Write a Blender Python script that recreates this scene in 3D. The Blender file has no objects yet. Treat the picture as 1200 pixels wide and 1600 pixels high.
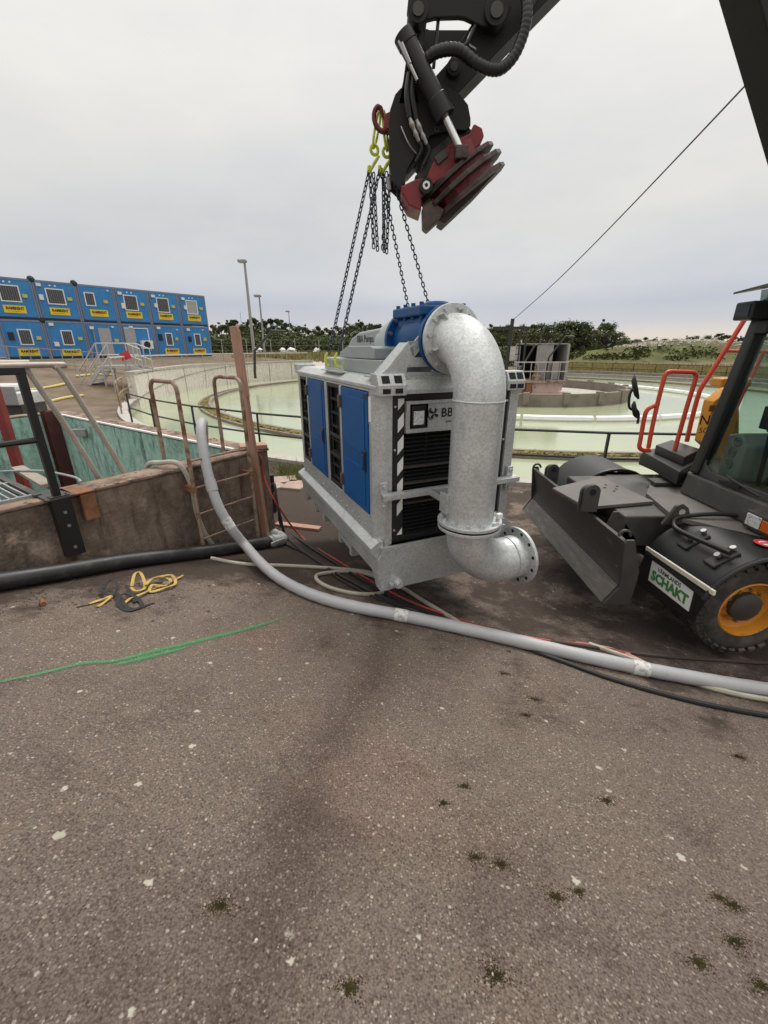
import bpy, bmesh, math, random
from mathutils import Vector, Matrix, noise
random.seed(7)
SC = bpy.context.scene
COL = SC.collection
R = math.radians
# ------------------------------------------------------------------ camera, sky, sun, exposure
CAMZ, FPX, PITCH = 2.4, 660.0, math.atan(256 / 660)
cam = bpy.data.cameras.new('camera')
cam.sensor_fit = 'HORIZONTAL'; cam.sensor_width = 36.0; cam.lens = 36.0 * FPX / 1200
cam.clip_start = 0.05; cam.clip_end = 3000
camo = bpy.data.objects.new('camera', cam); COL.objects.link(camo)
camo.location = (0, 0, CAMZ); camo.rotation_euler = (math.pi / 2 - PITCH, 0, 0)
SC.camera = camo

SUN_EL, SUN_AZ = R(58), R(25)
W = bpy.data.worlds.new('World'); SC.world = W; W.use_nodes = True
nt = W.node_tree; nt.nodes.clear()
def wn(t, **k):
    n = nt.nodes.new(t)
    for a, b in k.items(): setattr(n, a, b)
    return n
wout = wn('ShaderNodeOutputWorld'); wbg = wn('ShaderNodeBackground')
sky = wn('ShaderNodeTexSky', sky_type='NISHITA', sun_disc=False)
sky.sun_elevation = SUN_EL; sky.sun_rotation = SUN_AZ
skm = wn('ShaderNodeVectorMath', operation='SCALE'); skm.inputs['Scale'].default_value = 0.10
tc = wn('ShaderNodeTexCoord'); sx = wn('ShaderNodeSeparateXYZ')
nt.links.new(tc.outputs['Generated'], sx.inputs[0])
# cloud deck: one gradient by elevation, broken up by two scales of cloud noise
mp = wn('ShaderNodeMapping'); mp.inputs['Scale'].default_value = (1.0, 1.0, 4.0)
nt.links.new(tc.outputs['Generated'], mp.inputs[0])
cn = wn('ShaderNodeTexNoise'); cn.inputs['Scale'].default_value = 1.7; cn.inputs['Detail'].default_value = 6; cn.inputs['Roughness'].default_value = 0.5
nt.links.new(mp.outputs[0], cn.inputs['Vector'])
cw = wn('ShaderNodeMath', operation='MULTIPLY_ADD'); cw.inputs[1].default_value = 0.07; cw.inputs[2].default_value = -0.035
nt.links.new(cn.outputs[0], cw.inputs[0])
el = wn('ShaderNodeMath', operation='ADD'); nt.links.new(sx.outputs['Z'], el.inputs[0]); nt.links.new(cw.outputs[0], el.inputs[1])
cr = wn('ShaderNodeValToRGB'); e = cr.color_ramp.elements
e[0].position = 0.0; e[0].color = (0.55, 0.48, 0.42, 1)
e[1].position = 1.0; e[1].color = (1.28, 1.24, 1.18, 1)
for p_, c_ in ((0.022, (0.54, 0.485, 0.44, 1)), (0.05, (0.41, 0.415, 0.45, 1)), (0.085, (0.375, 0.39, 0.44, 1)), (0.125, (0.45, 0.455, 0.475, 1)), (0.22, (0.50, 0.495, 0.48, 1)), (0.40, (0.60, 0.587, 0.56, 1)), (0.55, (0.69, 0.67, 0.63, 1)), (0.75, (0.98, 0.95, 0.91, 1))):
    q = e.new(p_); q.color = c_
nt.links.new(el.outputs[0], cr.inputs[0])
# soft light and dark patches in the deck
mp2 = wn('ShaderNodeMapping'); mp2.inputs['Scale'].default_value = (1.2, 1.2, 3.2); mp2.inputs['Location'].default_value = (5.1, 3.7, .4)
nt.links.new(tc.outputs['Generated'], mp2.inputs[0])
cn2 = wn('ShaderNodeTexNoise'); cn2.inputs['Scale'].default_value = 1.5; cn2.inputs['Detail'].default_value = 8; cn2.inputs['Roughness'].default_value = 0.55
nt.links.new(mp2.outputs[0], cn2.inputs['Vector'])
pr = wn('ShaderNodeMapRange'); pr.inputs[1].default_value = 0.3; pr.inputs[2].default_value = 0.7; pr.inputs[3].default_value = 0.0; pr.inputs[4].default_value = 1.0
nt.links.new(cn2.outputs[0], pr.inputs[0])
tint = wn('ShaderNodeMixRGB'); tint.inputs[1].default_value = (0.88, 0.895, 0.93, 1); tint.inputs[2].default_value = (1.09, 1.075, 1.04, 1); nt.links.new(pr.outputs[0], tint.inputs[0])
pm = wn('ShaderNodeMixRGB', blend_type='MULTIPLY'); pm.inputs[0].default_value = 1.0; nt.links.new(cr.outputs[0], pm.inputs[1]); nt.links.new(tint.outputs[0], pm.inputs[2])
mx = wn('ShaderNodeMixRGB'); mx.inputs[0].default_value = 0.94
nt.links.new(sky.outputs[0], skm.inputs[0]); nt.links.new(skm.outputs[0], mx.inputs[1]); nt.links.new(pm.outputs[0], mx.inputs[2])
nt.links.new(mx.outputs[0], wbg.inputs[0]); wbg.inputs[1].default_value = 1.0
nt.links.new(wbg.outputs[0], wout.inputs[0])

sl = bpy.data.lights.new('sun', 'SUN'); sl.energy = 1.5; sl.angle = R(18); sl.color = (1.0, 0.96, 0.9)
so = bpy.data.objects.new('sun', sl); COL.objects.link(so)
sd = Vector((math.sin(SUN_AZ) * math.cos(SUN_EL), math.cos(SUN_AZ) * math.cos(SUN_EL), math.sin(SUN_EL)))
so.rotation_euler = (-sd).to_track_quat('-Z', 'Y').to_euler()
vs = SC.view_settings; vs.view_transform = 'Standard'; vs.look = 'None'; vs.exposure = 0.52; vs.gamma = 1.0; vs.use_curve_mapping = False
SC.cycles.use_adaptive_sampling = True; SC.cycles.adaptive_threshold = 0.02
SC.cycles.max_bounces = 6; SC.cycles.diffuse_bounces = 3; SC.cycles.glossy_bounces = 3; SC.cycles.transmission_bounces = 4; SC.cycles.transparent_max_bounces = 8
SC.cycles.use_denoising = True

# ------------------------------------------------------------------ survey helpers: sight line of a point of the photograph, met with a known plane
CP, SP = math.cos(PITCH), math.sin(PITCH)
CAM = Vector((0, 0, CAMZ))
def ray(px, py):
    u = (px - 600) / FPX; v = (py - 800) / FPX
    return Vector((u, CP - v * SP, -(SP + v * CP)))
def at_y(px, py, y): r = ray(px, py); return CAM + r * (y / r.y)
def at_x(px, py, x): r = ray(px, py); return CAM + r * (x / r.x)
def at_z(px, py, z): r = ray(px, py); return CAM + r * ((z - CAMZ) / r.z)
def on_plane(px, py, o, n): r = ray(px, py); return CAM + r * ((Vector(o) - CAM).dot(n) / r.dot(n))
def sm(a, b, x):
    t = min(1, max(0, (x - a) / (b - a))); return t * t * (3 - 2 * t)
def smax(a, b, k): h = max(k - abs(a - b), 0) / k; return max(a, b) + h * h * k * .25
# site: clarifier circle, rectangular tank, row of cabins
TC, TR, ZW = Vector((7.5, 29.0)), 21.3, -0.36
TK = Vector((-1.46, 5.22)); E1 = Vector((-0.571, -0.821)); E2 = Vector((-0.821, 0.571)); ZT = 1.23
CQ, CD, CN = Vector((-16.6, 43.5)), Vector((0.63, 0.776)), Vector((0.776, -0.63))
def hfun(x, y):
    p = .93 - .125 * x - .22 * y
    p = -smax(-p, -1.4, .4); p = smax(p, -.12, .15)
    d = (Vector((x, y)) - CQ).dot(CN)
    p += 1.65 * (1 - sm(2, 18, d)) * (1 - sm(-6, 8, x))
    return p
def on_g(px, py, off=0.0):
    r = ray(px, py); t0 = t = 0.3
    while t < 400:
        q = CAM + r * t
        if q.z - hfun(q.x, q.y) - off < 0:
            a, b = t0, t
            for _ in range(24):
                m = (a + b) / 2; q = CAM + r * m
                if q.z - hfun(q.x, q.y) - off < 0: b = m
                else: a = m
            return q
        t0 = t; t *= 1.03
    return CAM + r * t
def tkp(s, w, z): p = TK + E1 * s + E2 * w; return Vector((p.x, p.y, z))   # tank frame: s along near wall, w into the tank

# ------------------------------------------------------------------ materials
MATS = {}
def mat(name, col, rough=.6, metal=0.0, var=.12, scale=6.0, col2=None, f2=(.5, .7), scale2=3.0, bump=0.0, bscale=40.0, spec=.5, alpha=None, coat=0.0, stretch=None, emit=None):
    if name in MATS: return MATS[name]
    m = bpy.data.materials.new(name); m.use_nodes = True; t = m.node_tree; N = t.nodes; L = t.links
    b = N['Principled BSDF']; b.inputs['Roughness'].default_value = rough; b.inputs['Metallic'].default_value = metal
    b.inputs['Specular IOR Level'].default_value = spec; b.inputs['Coat Weight'].default_value = coat
    tc = N.new('ShaderNodeTexCoord'); vec = tc.outputs['Object']
    if stretch:
        mpn = N.new('ShaderNodeMapping'); mpn.inputs['Scale'].default_value = stretch; L.new(vec, mpn.inputs[0]); vec = mpn.outputs[0]
    n1 = N.new('ShaderNodeTexNoise'); n1.inputs['Scale'].default_value = scale; n1.inputs['Detail'].default_value = 6; n1.inputs['Roughness'].default_value = .65
    L.new(vec, n1.inputs['Vector'])
    r1 = N.new('ShaderNodeMapRange'); r1.inputs[1].default_value = .3; r1.inputs[2].default_value = .7; r1.inputs[3].default_value = 1 - var; r1.inputs[4].default_value = 1 + var
    L.new(n1.outputs[0], r1.inputs[0])
    sc = N.new('ShaderNodeVectorMath'); sc.operation = 'SCALE'; sc.inputs[0].default_value = col[:3]; L.new(r1.outputs[0], sc.inputs['Scale'])
    out = sc.outputs[0]
    if col2:
        n2 = N.new('ShaderNodeTexNoise'); n2.inputs['Scale'].default_value = scale2; n2.inputs['Detail'].default_value = 8; n2.inputs['Roughness'].default_value = .7
        L.new(vec, n2.inputs['Vector'])
        r2 = N.new('ShaderNodeMapRange'); r2.inputs[1].default_value = f2[0]; r2.inputs[2].default_value = f2[1]; L.new(n2.outputs[0], r2.inputs[0])
        mxn = N.new('ShaderNodeMixRGB'); L.new(r2.outputs[0], mxn.inputs[0]); L.new(out, mxn.inputs[1]); mxn.inputs[2].default_value = (*col2[:3], 1); out = mxn.outputs[0]
    L.new(out, b.inputs['Base Color'])
    rr = N.new('ShaderNodeMapRange'); rr.inputs[3].default_value = max(.02, rough - .1); rr.inputs[4].default_value = min(1, rough + .12); L.new(n1.outputs[0], rr.inputs[0]); L.new(rr.outputs[0], b.inputs['Roughness'])
    if bump:
        n3 = N.new('ShaderNodeTexNoise'); n3.inputs['Scale'].default_value = bscale; n3.inputs['Detail'].default_value = 4; L.new(vec, n3.inputs['Vector'])
        bp = N.new('ShaderNodeBump'); bp.inputs['Strength'].default_value = bump; bp.inputs['Distance'].default_value = .01; L.new(n3.outputs[0], bp.inputs['Height']); L.new(bp.outputs[0], b.inputs['Normal'])
    if alpha is not None: b.inputs['Alpha'].default_value = alpha
    if emit: b.inputs['Emission Color'].default_value = (*emit, 1); b.inputs['Emission Strength'].default_value = 1.0
    MATS[name] = m; return m
def galv(name, c=(.49, .51, .505), rough=.43):
    if name in MATS: return MATS[name]
    m = mat(name, c, rough, .5, .16, 3.5, (c[0] * .72, c[1] * .73, c[2] * .74), (.54, .78), 7, bump=.06, bscale=45); t = m.node_tree; N, L = t.nodes, t.links
    b = N['Principled BSDF']; src = b.inputs['Base Color'].links[0].from_socket
    tc = N.new('ShaderNodeTexCoord'); v = N.new('ShaderNodeTexVoronoi'); v.inputs['Scale'].default_value = 75; L.new(tc.outputs['Object'], v.inputs['Vector'])
    sp = N.new('ShaderNodeSeparateXYZ'); L.new(v.outputs['Color'], sp.inputs[0])
    mr = N.new('ShaderNodeMapRange'); mr.inputs[3].default_value = .86; mr.inputs[4].default_value = 1.13; L.new(sp.outputs[0], mr.inputs[0])
    s = N.new('ShaderNodeVectorMath'); s.operation = 'SCALE'; L.new(src, s.inputs[0]); L.new(mr.outputs[0], s.inputs['Scale']); L.new(s.outputs[0], b.inputs['Base Color'])
    return m
def streaky(name, base, dark, f=(.45, .65), rough=.85, bump=.5, sx=(6, 6, 1.1), third=None, third_f=(.6, .7)):
    m = mat(name, base, rough, 0, .25, 9, dark, f, 1.6, bump, 35, .2, stretch=None)
    t = m.node_tree; N, L = t.nodes, t.links; b = N['Principled BSDF']; src = b.inputs['Base Color'].links[0].from_socket
    tc = N.new('ShaderNodeTexCoord'); mp_ = N.new('ShaderNodeMapping'); mp_.inputs['Scale'].default_value = sx; L.new(tc.outputs['Object'], mp_.inputs[0])
    n = N.new('ShaderNodeTexNoise'); n.inputs['Scale'].default_value = 1.5; n.inputs['Detail'].default_value = 7; n.inputs['Roughness'].default_value = .7; L.new(mp_.outputs[0], n.inputs['Vector'])
    r = N.new('ShaderNodeMapRange'); r.inputs[1].default_value = .5; r.inputs[2].default_value = .68; L.new(n.outputs[0], r.inputs[0])
    x = N.new('ShaderNodeMixRGB'); L.new(r.outputs[0], x.inputs[0]); L.new(src, x.inputs[1]); x.inputs[2].default_value = (*dark, 1); o = x.outputs[0]
    if third:
        n2 = N.new('ShaderNodeTexNoise'); n2.inputs['Scale'].default_value = 4; n2.inputs['Detail'].default_value = 9; n2.inputs['Roughness'].default_value = .75; L.new(tc.outputs['Object'], n2.inputs['Vector'])
        r2 = N.new('ShaderNodeMapRange'); r2.inputs[1].default_value = third_f[0]; r2.inputs[2].default_value = third_f[1]; L.new(n2.outputs[0], r2.inputs[0])
        x2 = N.new('ShaderNodeMixRGB'); L.new(r2.outputs[0], x2.inputs[0]); L.new(o, x2.inputs[1]); x2.inputs[2].default_value = (*third, 1); o = x2.outputs[0]
    L.new(o, b.inputs['Base Color']); return m

GALV = galv('galvanised'); GALV2 = galv('galvanised_pipe', (.56, .58, .575), .40); GALVD = galv('galvanised_dull', (.36, .38, .39), .55)
BLUE = mat('blue_door_paint', (.003, .076, .245), .5, 0, .08, 3, (.006, .09, .26), (.5, .8), 5, spec=.3); BLUEV = mat('blue_valve_paint', (.003, .062, .20), .42, 0, .1, 6, bump=.1, bscale=50, spec=.4)
BLACK = mat('black_paint', (.010, .010, .011), .42, 0, .2, 5); BLACKM = mat('black_recess', (.006, .006, .007), .8)
WHITE = mat('white_film', (.75, .75, .73), .5, 0, .05)
EXC = mat('excavator_grey', (.050, .046, .042), .52, 0, .25, 5, (.12, .10, .082), (.54, .76), 3.0, .08, 90)
EXCL = mat('excavator_plate', (.12, .108, .098), .6, 0, .18, 4, (.18, .155, .13), (.55, .8), 6, .06, 120)
ARM = mat('arm_grey', (.016, .0155, .0145), .6, 0, .2, 5, (.03, .028, .025), (.55, .8), 3, spec=.3)
RUBBER = mat('tyre_rubber', (.036, .033, .030), .85, 0, .3, 9, (.13, .11, .09), (.44, .72), 4, .3, 60)
ORANGE = mat('orange_paint', (.60, .24, .02), .5, 0, .15, 8, (.22, .11, .03), (.56, .72), 7, .05, 60)
YELLOW = mat('machine_yellow', (.62, .28, .02), .45, 0, .08, 3)
REDRAIL = mat('orange_red_rail', (.66, .075, .035), .4, 0, .06, 4)
REDROT = mat('dark_red_paint', (.20, .012, .018), .45, 0, .25, 8, (.05, .02, .018), (.5, .7), 9, .1, 60)
BROWNST = mat('worn_brown_steel', (.085, .062, .048), .5, .35, .3, 12, (.03, .024, .02), (.45, .65), 8, .2, 60)
CHROME = mat('chrome_rod', (.75, .75, .74), .15, 1.0, .05)
STEEL = mat('bare_steel', (.42, .41, .40), .35, .9, .12, 12)
CHAIN = mat('chain_steel', (.055, .062, .085), .42, .6, .2, 30)
LIME = mat('lime_grab_hook', (.55, .62, .05), .45, 0, .15, 20)
HOSEG = mat('grey_hose', (.40, .40, .41), .5, 0, .08, 4, (.28, .27, .26), (.55, .8), 8, .1, 60)
HOSEW = mat('cream_hose', (.42, .39, .32), .55, 0, .1, 6, (.25, .22, .17), (.5, .8), 10)
CBLACK = mat('black_cable', (.012, .012, .012), .55, 0, .2, 10); CRED = mat('red_cable', (.36, .045, .04), .5, 0, .15, 10); CPINK = mat('pink_cable', (.55, .26, .2), .5); CBROWN = mat('brown_cable', (.05, .035, .03), .7)
PIPEB = mat('black_plastic_pipe', (.022, .022, .023), .45, 0, .3, 4, (.10, .09, .08), (.52, .8), 7, .1, 70)
RUST = mat('rusted_steel', (.20, .088, .045), .85, 0, .35, 14, (.28, .13, .06), (.5, .68), 9, .3, 70)
RUSTG = mat('half_rusted_tube', (.34, .26, .20), .7, .2, .3, 12, (.17, .07, .035), (.45, .6), 7, .25, 70)
WOOD = mat('weathered_board', (.42, .24, .17), .75, 0, .2, 5, (.30, .16, .11), (.5, .7), 12, .25, 50, stretch=(9, 9, .8))
CONC = streaky('tank_concrete', (.225, .172, .135), (.085, .062, .049), third=(.40, .32, .25), third_f=(.56, .72), bump=.9)
CONCTOP = mat('tank_coping', (.30, .21, .155), .9, 0, .3, 10, (.09, .065, .05), (.45, .62), 5, .6, 40)
GREEN = streaky('green_tank_lining', (.34, .54, .46), (.09, .16, .13), f=(.54, .68), third=(.52, .62, .56), third_f=(.55, .66), bump=.25)
WALLW = streaky('pale_tank_wall', (.66, .61, .55), (.44, .37, .31), f=(.58, .85), third=(.62, .58, .53))
PALE = mat('pale_concrete', (.42, .40, .36), .85, 0, .15, 5, (.25, .22, .18), (.5, .75), 3, .3, 30)
RINGC = mat('ring_concrete', (.24, .20, .165), .9, 0, .2, 4, (.13, .11, .085), (.45, .7), 2, .3, 20)
PINKC = mat('pink_paint_concrete', (.50, .36, .31), .85, 0, .15, 4, (.26, .15, .11), (.55, .68), 3, .3, 20)
GREYST = mat('grey_painted_steel', (.30, .29, .28), .6, 0, .15, 5, (.16, .11, .08), (.58, .72), 5)
DARKST = mat('dark_rail_steel', (.022, .023, .024), .5, 0, .3, 8, (.08, .05, .035), (.6, .75), 9)
ALU = mat('aluminium', (.55, .55, .54), .4, .7, .12, 8)
CBLUE = mat('cabin_blue', (.03, .205, .50), .5, 0, .08, 2, (.045, .25, .56), (.5, .7), 1.2)
CGREY = mat('cabin_frame_grey', (.18, .22, .30), .5, 0, .12, 4); CDARK = mat('cabin_joint', (.02, .02, .025), .7)
YSIGN = mat('yellow_sign', (.80, .56, .02), .5, 0, .03); INK = mat('black_ink', (.015, .015, .015), .6); REDINK = mat('red_ink', (.6, .08, .03), .6)
PANE = mat('dark_pane', (.06, .065, .07), .12, 0, .2, 3); BLIND = mat('window_bars', (.16, .165, .17), .5); DOORG = mat('grey_door', (.36, .36, .37), .55)
DGRASS = mat('dry_grass', (.32, .26, .11), .9, 0, .3, .6, (.17, .19, .06), (.46, .64), .3, spec=.1)
LEAF = mat('leaf_dark', (.075, .095, .038), .75, 0, .4, .5, (.12, .13, .05), (.5, .7), 1.1, spec=.2)
LEAF2 = mat('leaf_olive', (.10, .115, .042), .75, 0, .4, .5, (.16, .14, .055), (.52, .72), 1.1, spec=.2)
LEAF3 = mat('leaf_autumn', (.16, .075, .03), .8, 0, .35, .6, (.20, .11, .04), (.5, .7), 1.1, spec=.2)
BARK = mat('bark', (.09, .07, .055), .9)
MOSS = mat('moss', (.034, .027, .010), .95, 0, .4, 30, (.062, .055, .018), (.5, .7), 40, spec=.1)
STRAPY = mat('yellow_strap', (.50, .34, .08), .75, 0, .2, 12, (.25, .17, .07), (.48, .64), 12); STRAPK = mat('black_strap', (.014, .014, .014), .7)
LAMP = mat('lamp_lens', (.62, .63, .62), .12, 0, .25, 60, (.25, .25, .25), (.52, .62), 45, .4, 90); AMBER = mat('amber_lens', (.55, .12, .02), .2, 0, .1, 30)
GRN = mat('sign_green', (.05, .22, .06), .5)
DASH = mat('dash_grey', (.24, .26, .25), .7)
SOIL = mat('dark_soil', (.075, .052, .040), .95, 0, .4, 30, (.12, .088, .068), (.5, .7), 14, .5, 60, .1)

# ------------------------------------------------------------------ mesh building
class MB:
    def __init__(s): s.v = []; s.f = []
    def add(s, vs, fs):
        o = len(s.v); s.v += [tuple(x) for x in vs]; s.f += [tuple(i + o for i in f) for f in fs]; return s
    def box(s, lo, hi, M=None):
        c = [(lo[0] if not i & 1 else hi[0], lo[1] if not i & 2 else hi[1], lo[2] if not i & 4 else hi[2]) for i in range(8)]
        if M is not None: c = [M @ Vector(q) for q in c]
        return s.add(c, [(0, 2, 3, 1), (4, 5, 7, 6), (0, 1, 5, 4), (2, 6, 7, 3), (0, 4, 6, 2), (1, 3, 7, 5)])
    def bar(s, p, q, w, h, up=(0, 0, 1)):
        p, q = Vector(p), Vector(q); d = (q - p).normalized(); u = Vector(up)
        a = d.cross(u)
        if a.length < 1e-4: a = d.cross(Vector((1, 0, 0)))
        a.normalize(); b = a.cross(d).normalized()
        c = [x + a * i * w / 2 + b * j * h / 2 for x in (p, q) for i, j in ((-1, -1), (1, -1), (1, 1), (-1, 1))]
        return s.add(c, [(0, 1, 2, 3), (7, 6, 5, 4), (0, 4, 5, 1), (1, 5, 6, 2), (2, 6, 7, 3), (3, 7, 4, 0)])
    def tube(s, pts, r, n=8, closed=False, caps=True):
        pts = [Vector(p) for p in pts]; m = len(pts); rs = r if isinstance(r, (list, tuple)) else [r] * m
        T = []
        for i in range(m):
            a = pts[i - 1] if (i or closed) else pts[i]; b = pts[(i + 1) % m] if (i < m - 1 or closed) else pts[i]
            T.append((b - a).normalized())
        u = T[0].orthogonal().normalized(); o = len(s.v); fr = None
        for i in range(m):
            if i: u = (u - T[i] * u.dot(T[i])); u = u.normalized() if u.length > 1e-6 else T[i].orthogonal().normalized()
            w = T[i].cross(u)
            for k in range(n):
                a = 2 * math.pi * k / n; s.v.append(tuple(pts[i] + (u * math.cos(a) + w * math.sin(a)) * rs[i]))
        for i in range(m if closed else m - 1):
            j = (i + 1) % m
            for k in range(n):
                k2 = (k + 1) % n; s.f.append((o + i * n + k, o + i * n + k2, o + j * n + k2, o + j * n + k))
        if caps and not closed:
            s.f.append(tuple(o + k for k in range(n))[::-1]); s.f.append(tuple(o + (m - 1) * n + k for k in range(n)))
        return s
    def cyl(s, p, q, r, n=16, r2=None): return s.tube([p, q], [r, r if r2 is None else r2], n)
    def prism(s, poly, lo, hi, fn):
        n = len(poly); vs = [fn(a, b, lo) for a, b in poly] + [fn(a, b, hi) for a, b in poly]
        return s.add(vs, [tuple(range(n))[::-1], tuple(range(n, 2 * n))] + [(i, (i + 1) % n, n + (i + 1) % n, n + i) for i in range(n)])
    def px(s, poly, lo, hi): return s.prism(poly, lo, hi, lambda a, b, c: (c, a, b))   # (y,z) outline along x
    def py(s, poly, lo, hi): return s.prism(poly, lo, hi, lambda a, b, c: (a, c, b))   # (x,z) outline along y
    def pz(s, poly, lo, hi): return s.prism(poly, lo, hi, lambda a, b, c: (a, b, c))
    def lathe(s, prof, o, ax, n=32, closed=False):
        o = Vector(o); ax = Vector(ax).normalized(); u = ax.orthogonal().normalized(); w = ax.cross(u); b = len(s.v); m = len(prof)
        for r, h in prof:
            for k in range(n):
                a = 2 * math.pi * k / n; s.v.append(tuple(o + ax * h + (u * math.cos(a) + w * math.sin(a)) * r))
        for i in range(m if closed else m - 1):
            j = (i + 1) % m
            for k in range(n):
                k2 = (k + 1) % n; s.f.append((b + i * n + k, b + i * n + k2, b + j * n + k2, b + j * n + k))
        return s
    def rock(s, c, r, rz=None):
        c = Vector(c); sx, sy, sz = r * random.uniform(.7, 1.3), r * random.uniform(.7, 1.3), (rz or r * random.uniform(.4, .8))
        vs = []
        for x, y, z in ((0, 0, 1), (.9, 0, .2), (.28, .86, .2), (-.72, .53, .2), (-.72, -.53, .2), (.28, -.86, .2), (0, 0, -1)):
            j = random.uniform(.75, 1.2); vs.append(c + Vector((x * sx * j, y * sy * j, z * sz * j)))
        return s.add(vs, [(0, 1 + i, 1 + (i + 1) % 5) for i in range(5)] + [(6, 1 + (i + 1) % 5, 1 + i) for i in range(5)])
    def build(s, name, m, parent=None, bevel=0, smooth=False, recalc=True, keep=False, seg=2):
        me = bpy.data.meshes.new(name)
        if not keep and s.v:
            xs, ys, zs = zip(*s.v); c = Vector(((min(xs) + max(xs)) / 2, (min(ys) + max(ys)) / 2, min(zs)))
        else: c = Vector((0, 0, 0))
        me.from_pydata([(x - c.x, y - c.y, z - c.z) for x, y, z in s.v], [], s.f)
        if recalc:
            b = bmesh.new(); b.from_mesh(me); bmesh.ops.recalc_face_normals(b, faces=b.faces); b.to_mesh(me); b.free()
        me.materials.append(m)
        if smooth:
            me.polygons.foreach_set('use_smooth', [True] * len(me.polygons)); me.set_sharp_from_angle(angle=R(38))
        o = bpy.data.objects.new(name, me); COL.objects.link(o); o.location = c
        if bevel:
            d = o.modifiers.new('edge', 'BEVEL'); d.width = bevel; d.segments = seg; d.limit_method = 'ANGLE'; d.angle_limit = R(40)
        if parent is not None:
            o.parent = parent; o.matrix_parent_inverse = pmat(parent).inverted()
        return o
def pmat(o):
    m = Matrix.Translation(o.location) @ o.rotation_euler.to_matrix().to_4x4()
    return (pmat(o.parent) @ o.matrix_parent_inverse @ m) if o.parent else m
def tag(o, label, cat, group=None, kind=None):
    o['label'] = label; o['category'] = cat
    if group: o['group'] = group
    if kind: o['kind'] = kind
    return o
def thing(name, label, cat, loc=(0, 0, 0), rz=0, group=None):
    o = bpy.data.objects.new(name, None); COL.objects.link(o); o.location = loc; o.rotation_euler = (0, 0, rz); o.empty_display_size = .2
    return tag(o, label, cat, group)
def struct(o, label=None):
    o['kind'] = 'structure'
    if label: o['label'] = label
    return o
def copy_tree(o, parent=None):
    c = o.copy(); COL.objects.link(c); c.parent = parent
    for ch in list(o.children): copy_tree(ch, c)
    return c
def place(root, loc, rz=0):
    root.location = loc; root.rotation_euler = (0, 0, rz)
def text(name, body, size, M, m, parent=None, ext=.001, sx=1.0, bold=0.0):
    cu = bpy.data.curves.new(name, 'FONT'); cu.body = body; cu.size = size; cu.extrude = ext; cu.align_x = 'CENTER'; cu.align_y = 'CENTER'; cu.offset = bold; cu.resolution_u = 2
    t = bpy.data.objects.new(name, cu); COL.objects.link(t); bpy.context.view_layer.update()
    me = bpy.data.meshes.new_from_object(t.evaluated_get(bpy.context.evaluated_depsgraph_get()))
    bpy.data.objects.remove(t); me.materials.clear(); me.materials.append(m)
    if sx != 1: me.transform(Matrix.Diagonal((sx, 1, 1, 1)))
    me.name = name
    o = bpy.data.objects.new(name, me); COL.objects.link(o); o.matrix_basis = M
    if parent is not None: o.parent = parent; o.matrix_parent_inverse = pmat(parent).inverted()
    return o
def frame(o, x, y):
    x = Vector(x).normalized(); y = Vector(y); y = (y - x * y.dot(x)).normalized(); z = x.cross(y)
    M = Matrix((x, y, z)).transposed().to_4x4(); M.translation = Vector(o); return M
def arc(c, r, a0, a1, u, w, n):
    c, u, w = Vector(c), Vector(u), Vector(w)
    return [c + (u * math.cos(a) + w * math.sin(a)) * r for a in [a0 + (a1 - a0) * i / n for i in range(n + 1)]]
def smooth_path(pts, n=6):
    pts = [Vector(p) for p in pts]; out = []
    for i in range(len(pts) - 1):
        p0 = pts[max(i - 1, 0)]; p1 = pts[i]; p2 = pts[i + 1]; p3 = pts[min(i + 2, len(pts) - 1)]
        for k in range(n):
            t = k / n; out.append(.5 * ((2 * p1) + (p2 - p0) * t + (2 * p0 - 5 * p1 + 4 * p2 - p3) * t * t + (3 * p1 - p0 - 3 * p2 + p3) * t ** 3))
    return out + [pts[-1]]
def bolt_ring(mb, c, ax, rad, n, r=.012, h=.02, a0=0.0):
    c, ax = Vector(c), Vector(ax).normalized(); u = ax.orthogonal().normalized(); w = ax.cross(u)
    for k in range(n):
        a = a0 + 2 * math.pi * k / n; p = c + (u * math.cos(a) + w * math.sin(a)) * rad
        mb.tube([p - ax * h * .2, p + ax * h], r, 6)

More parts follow.
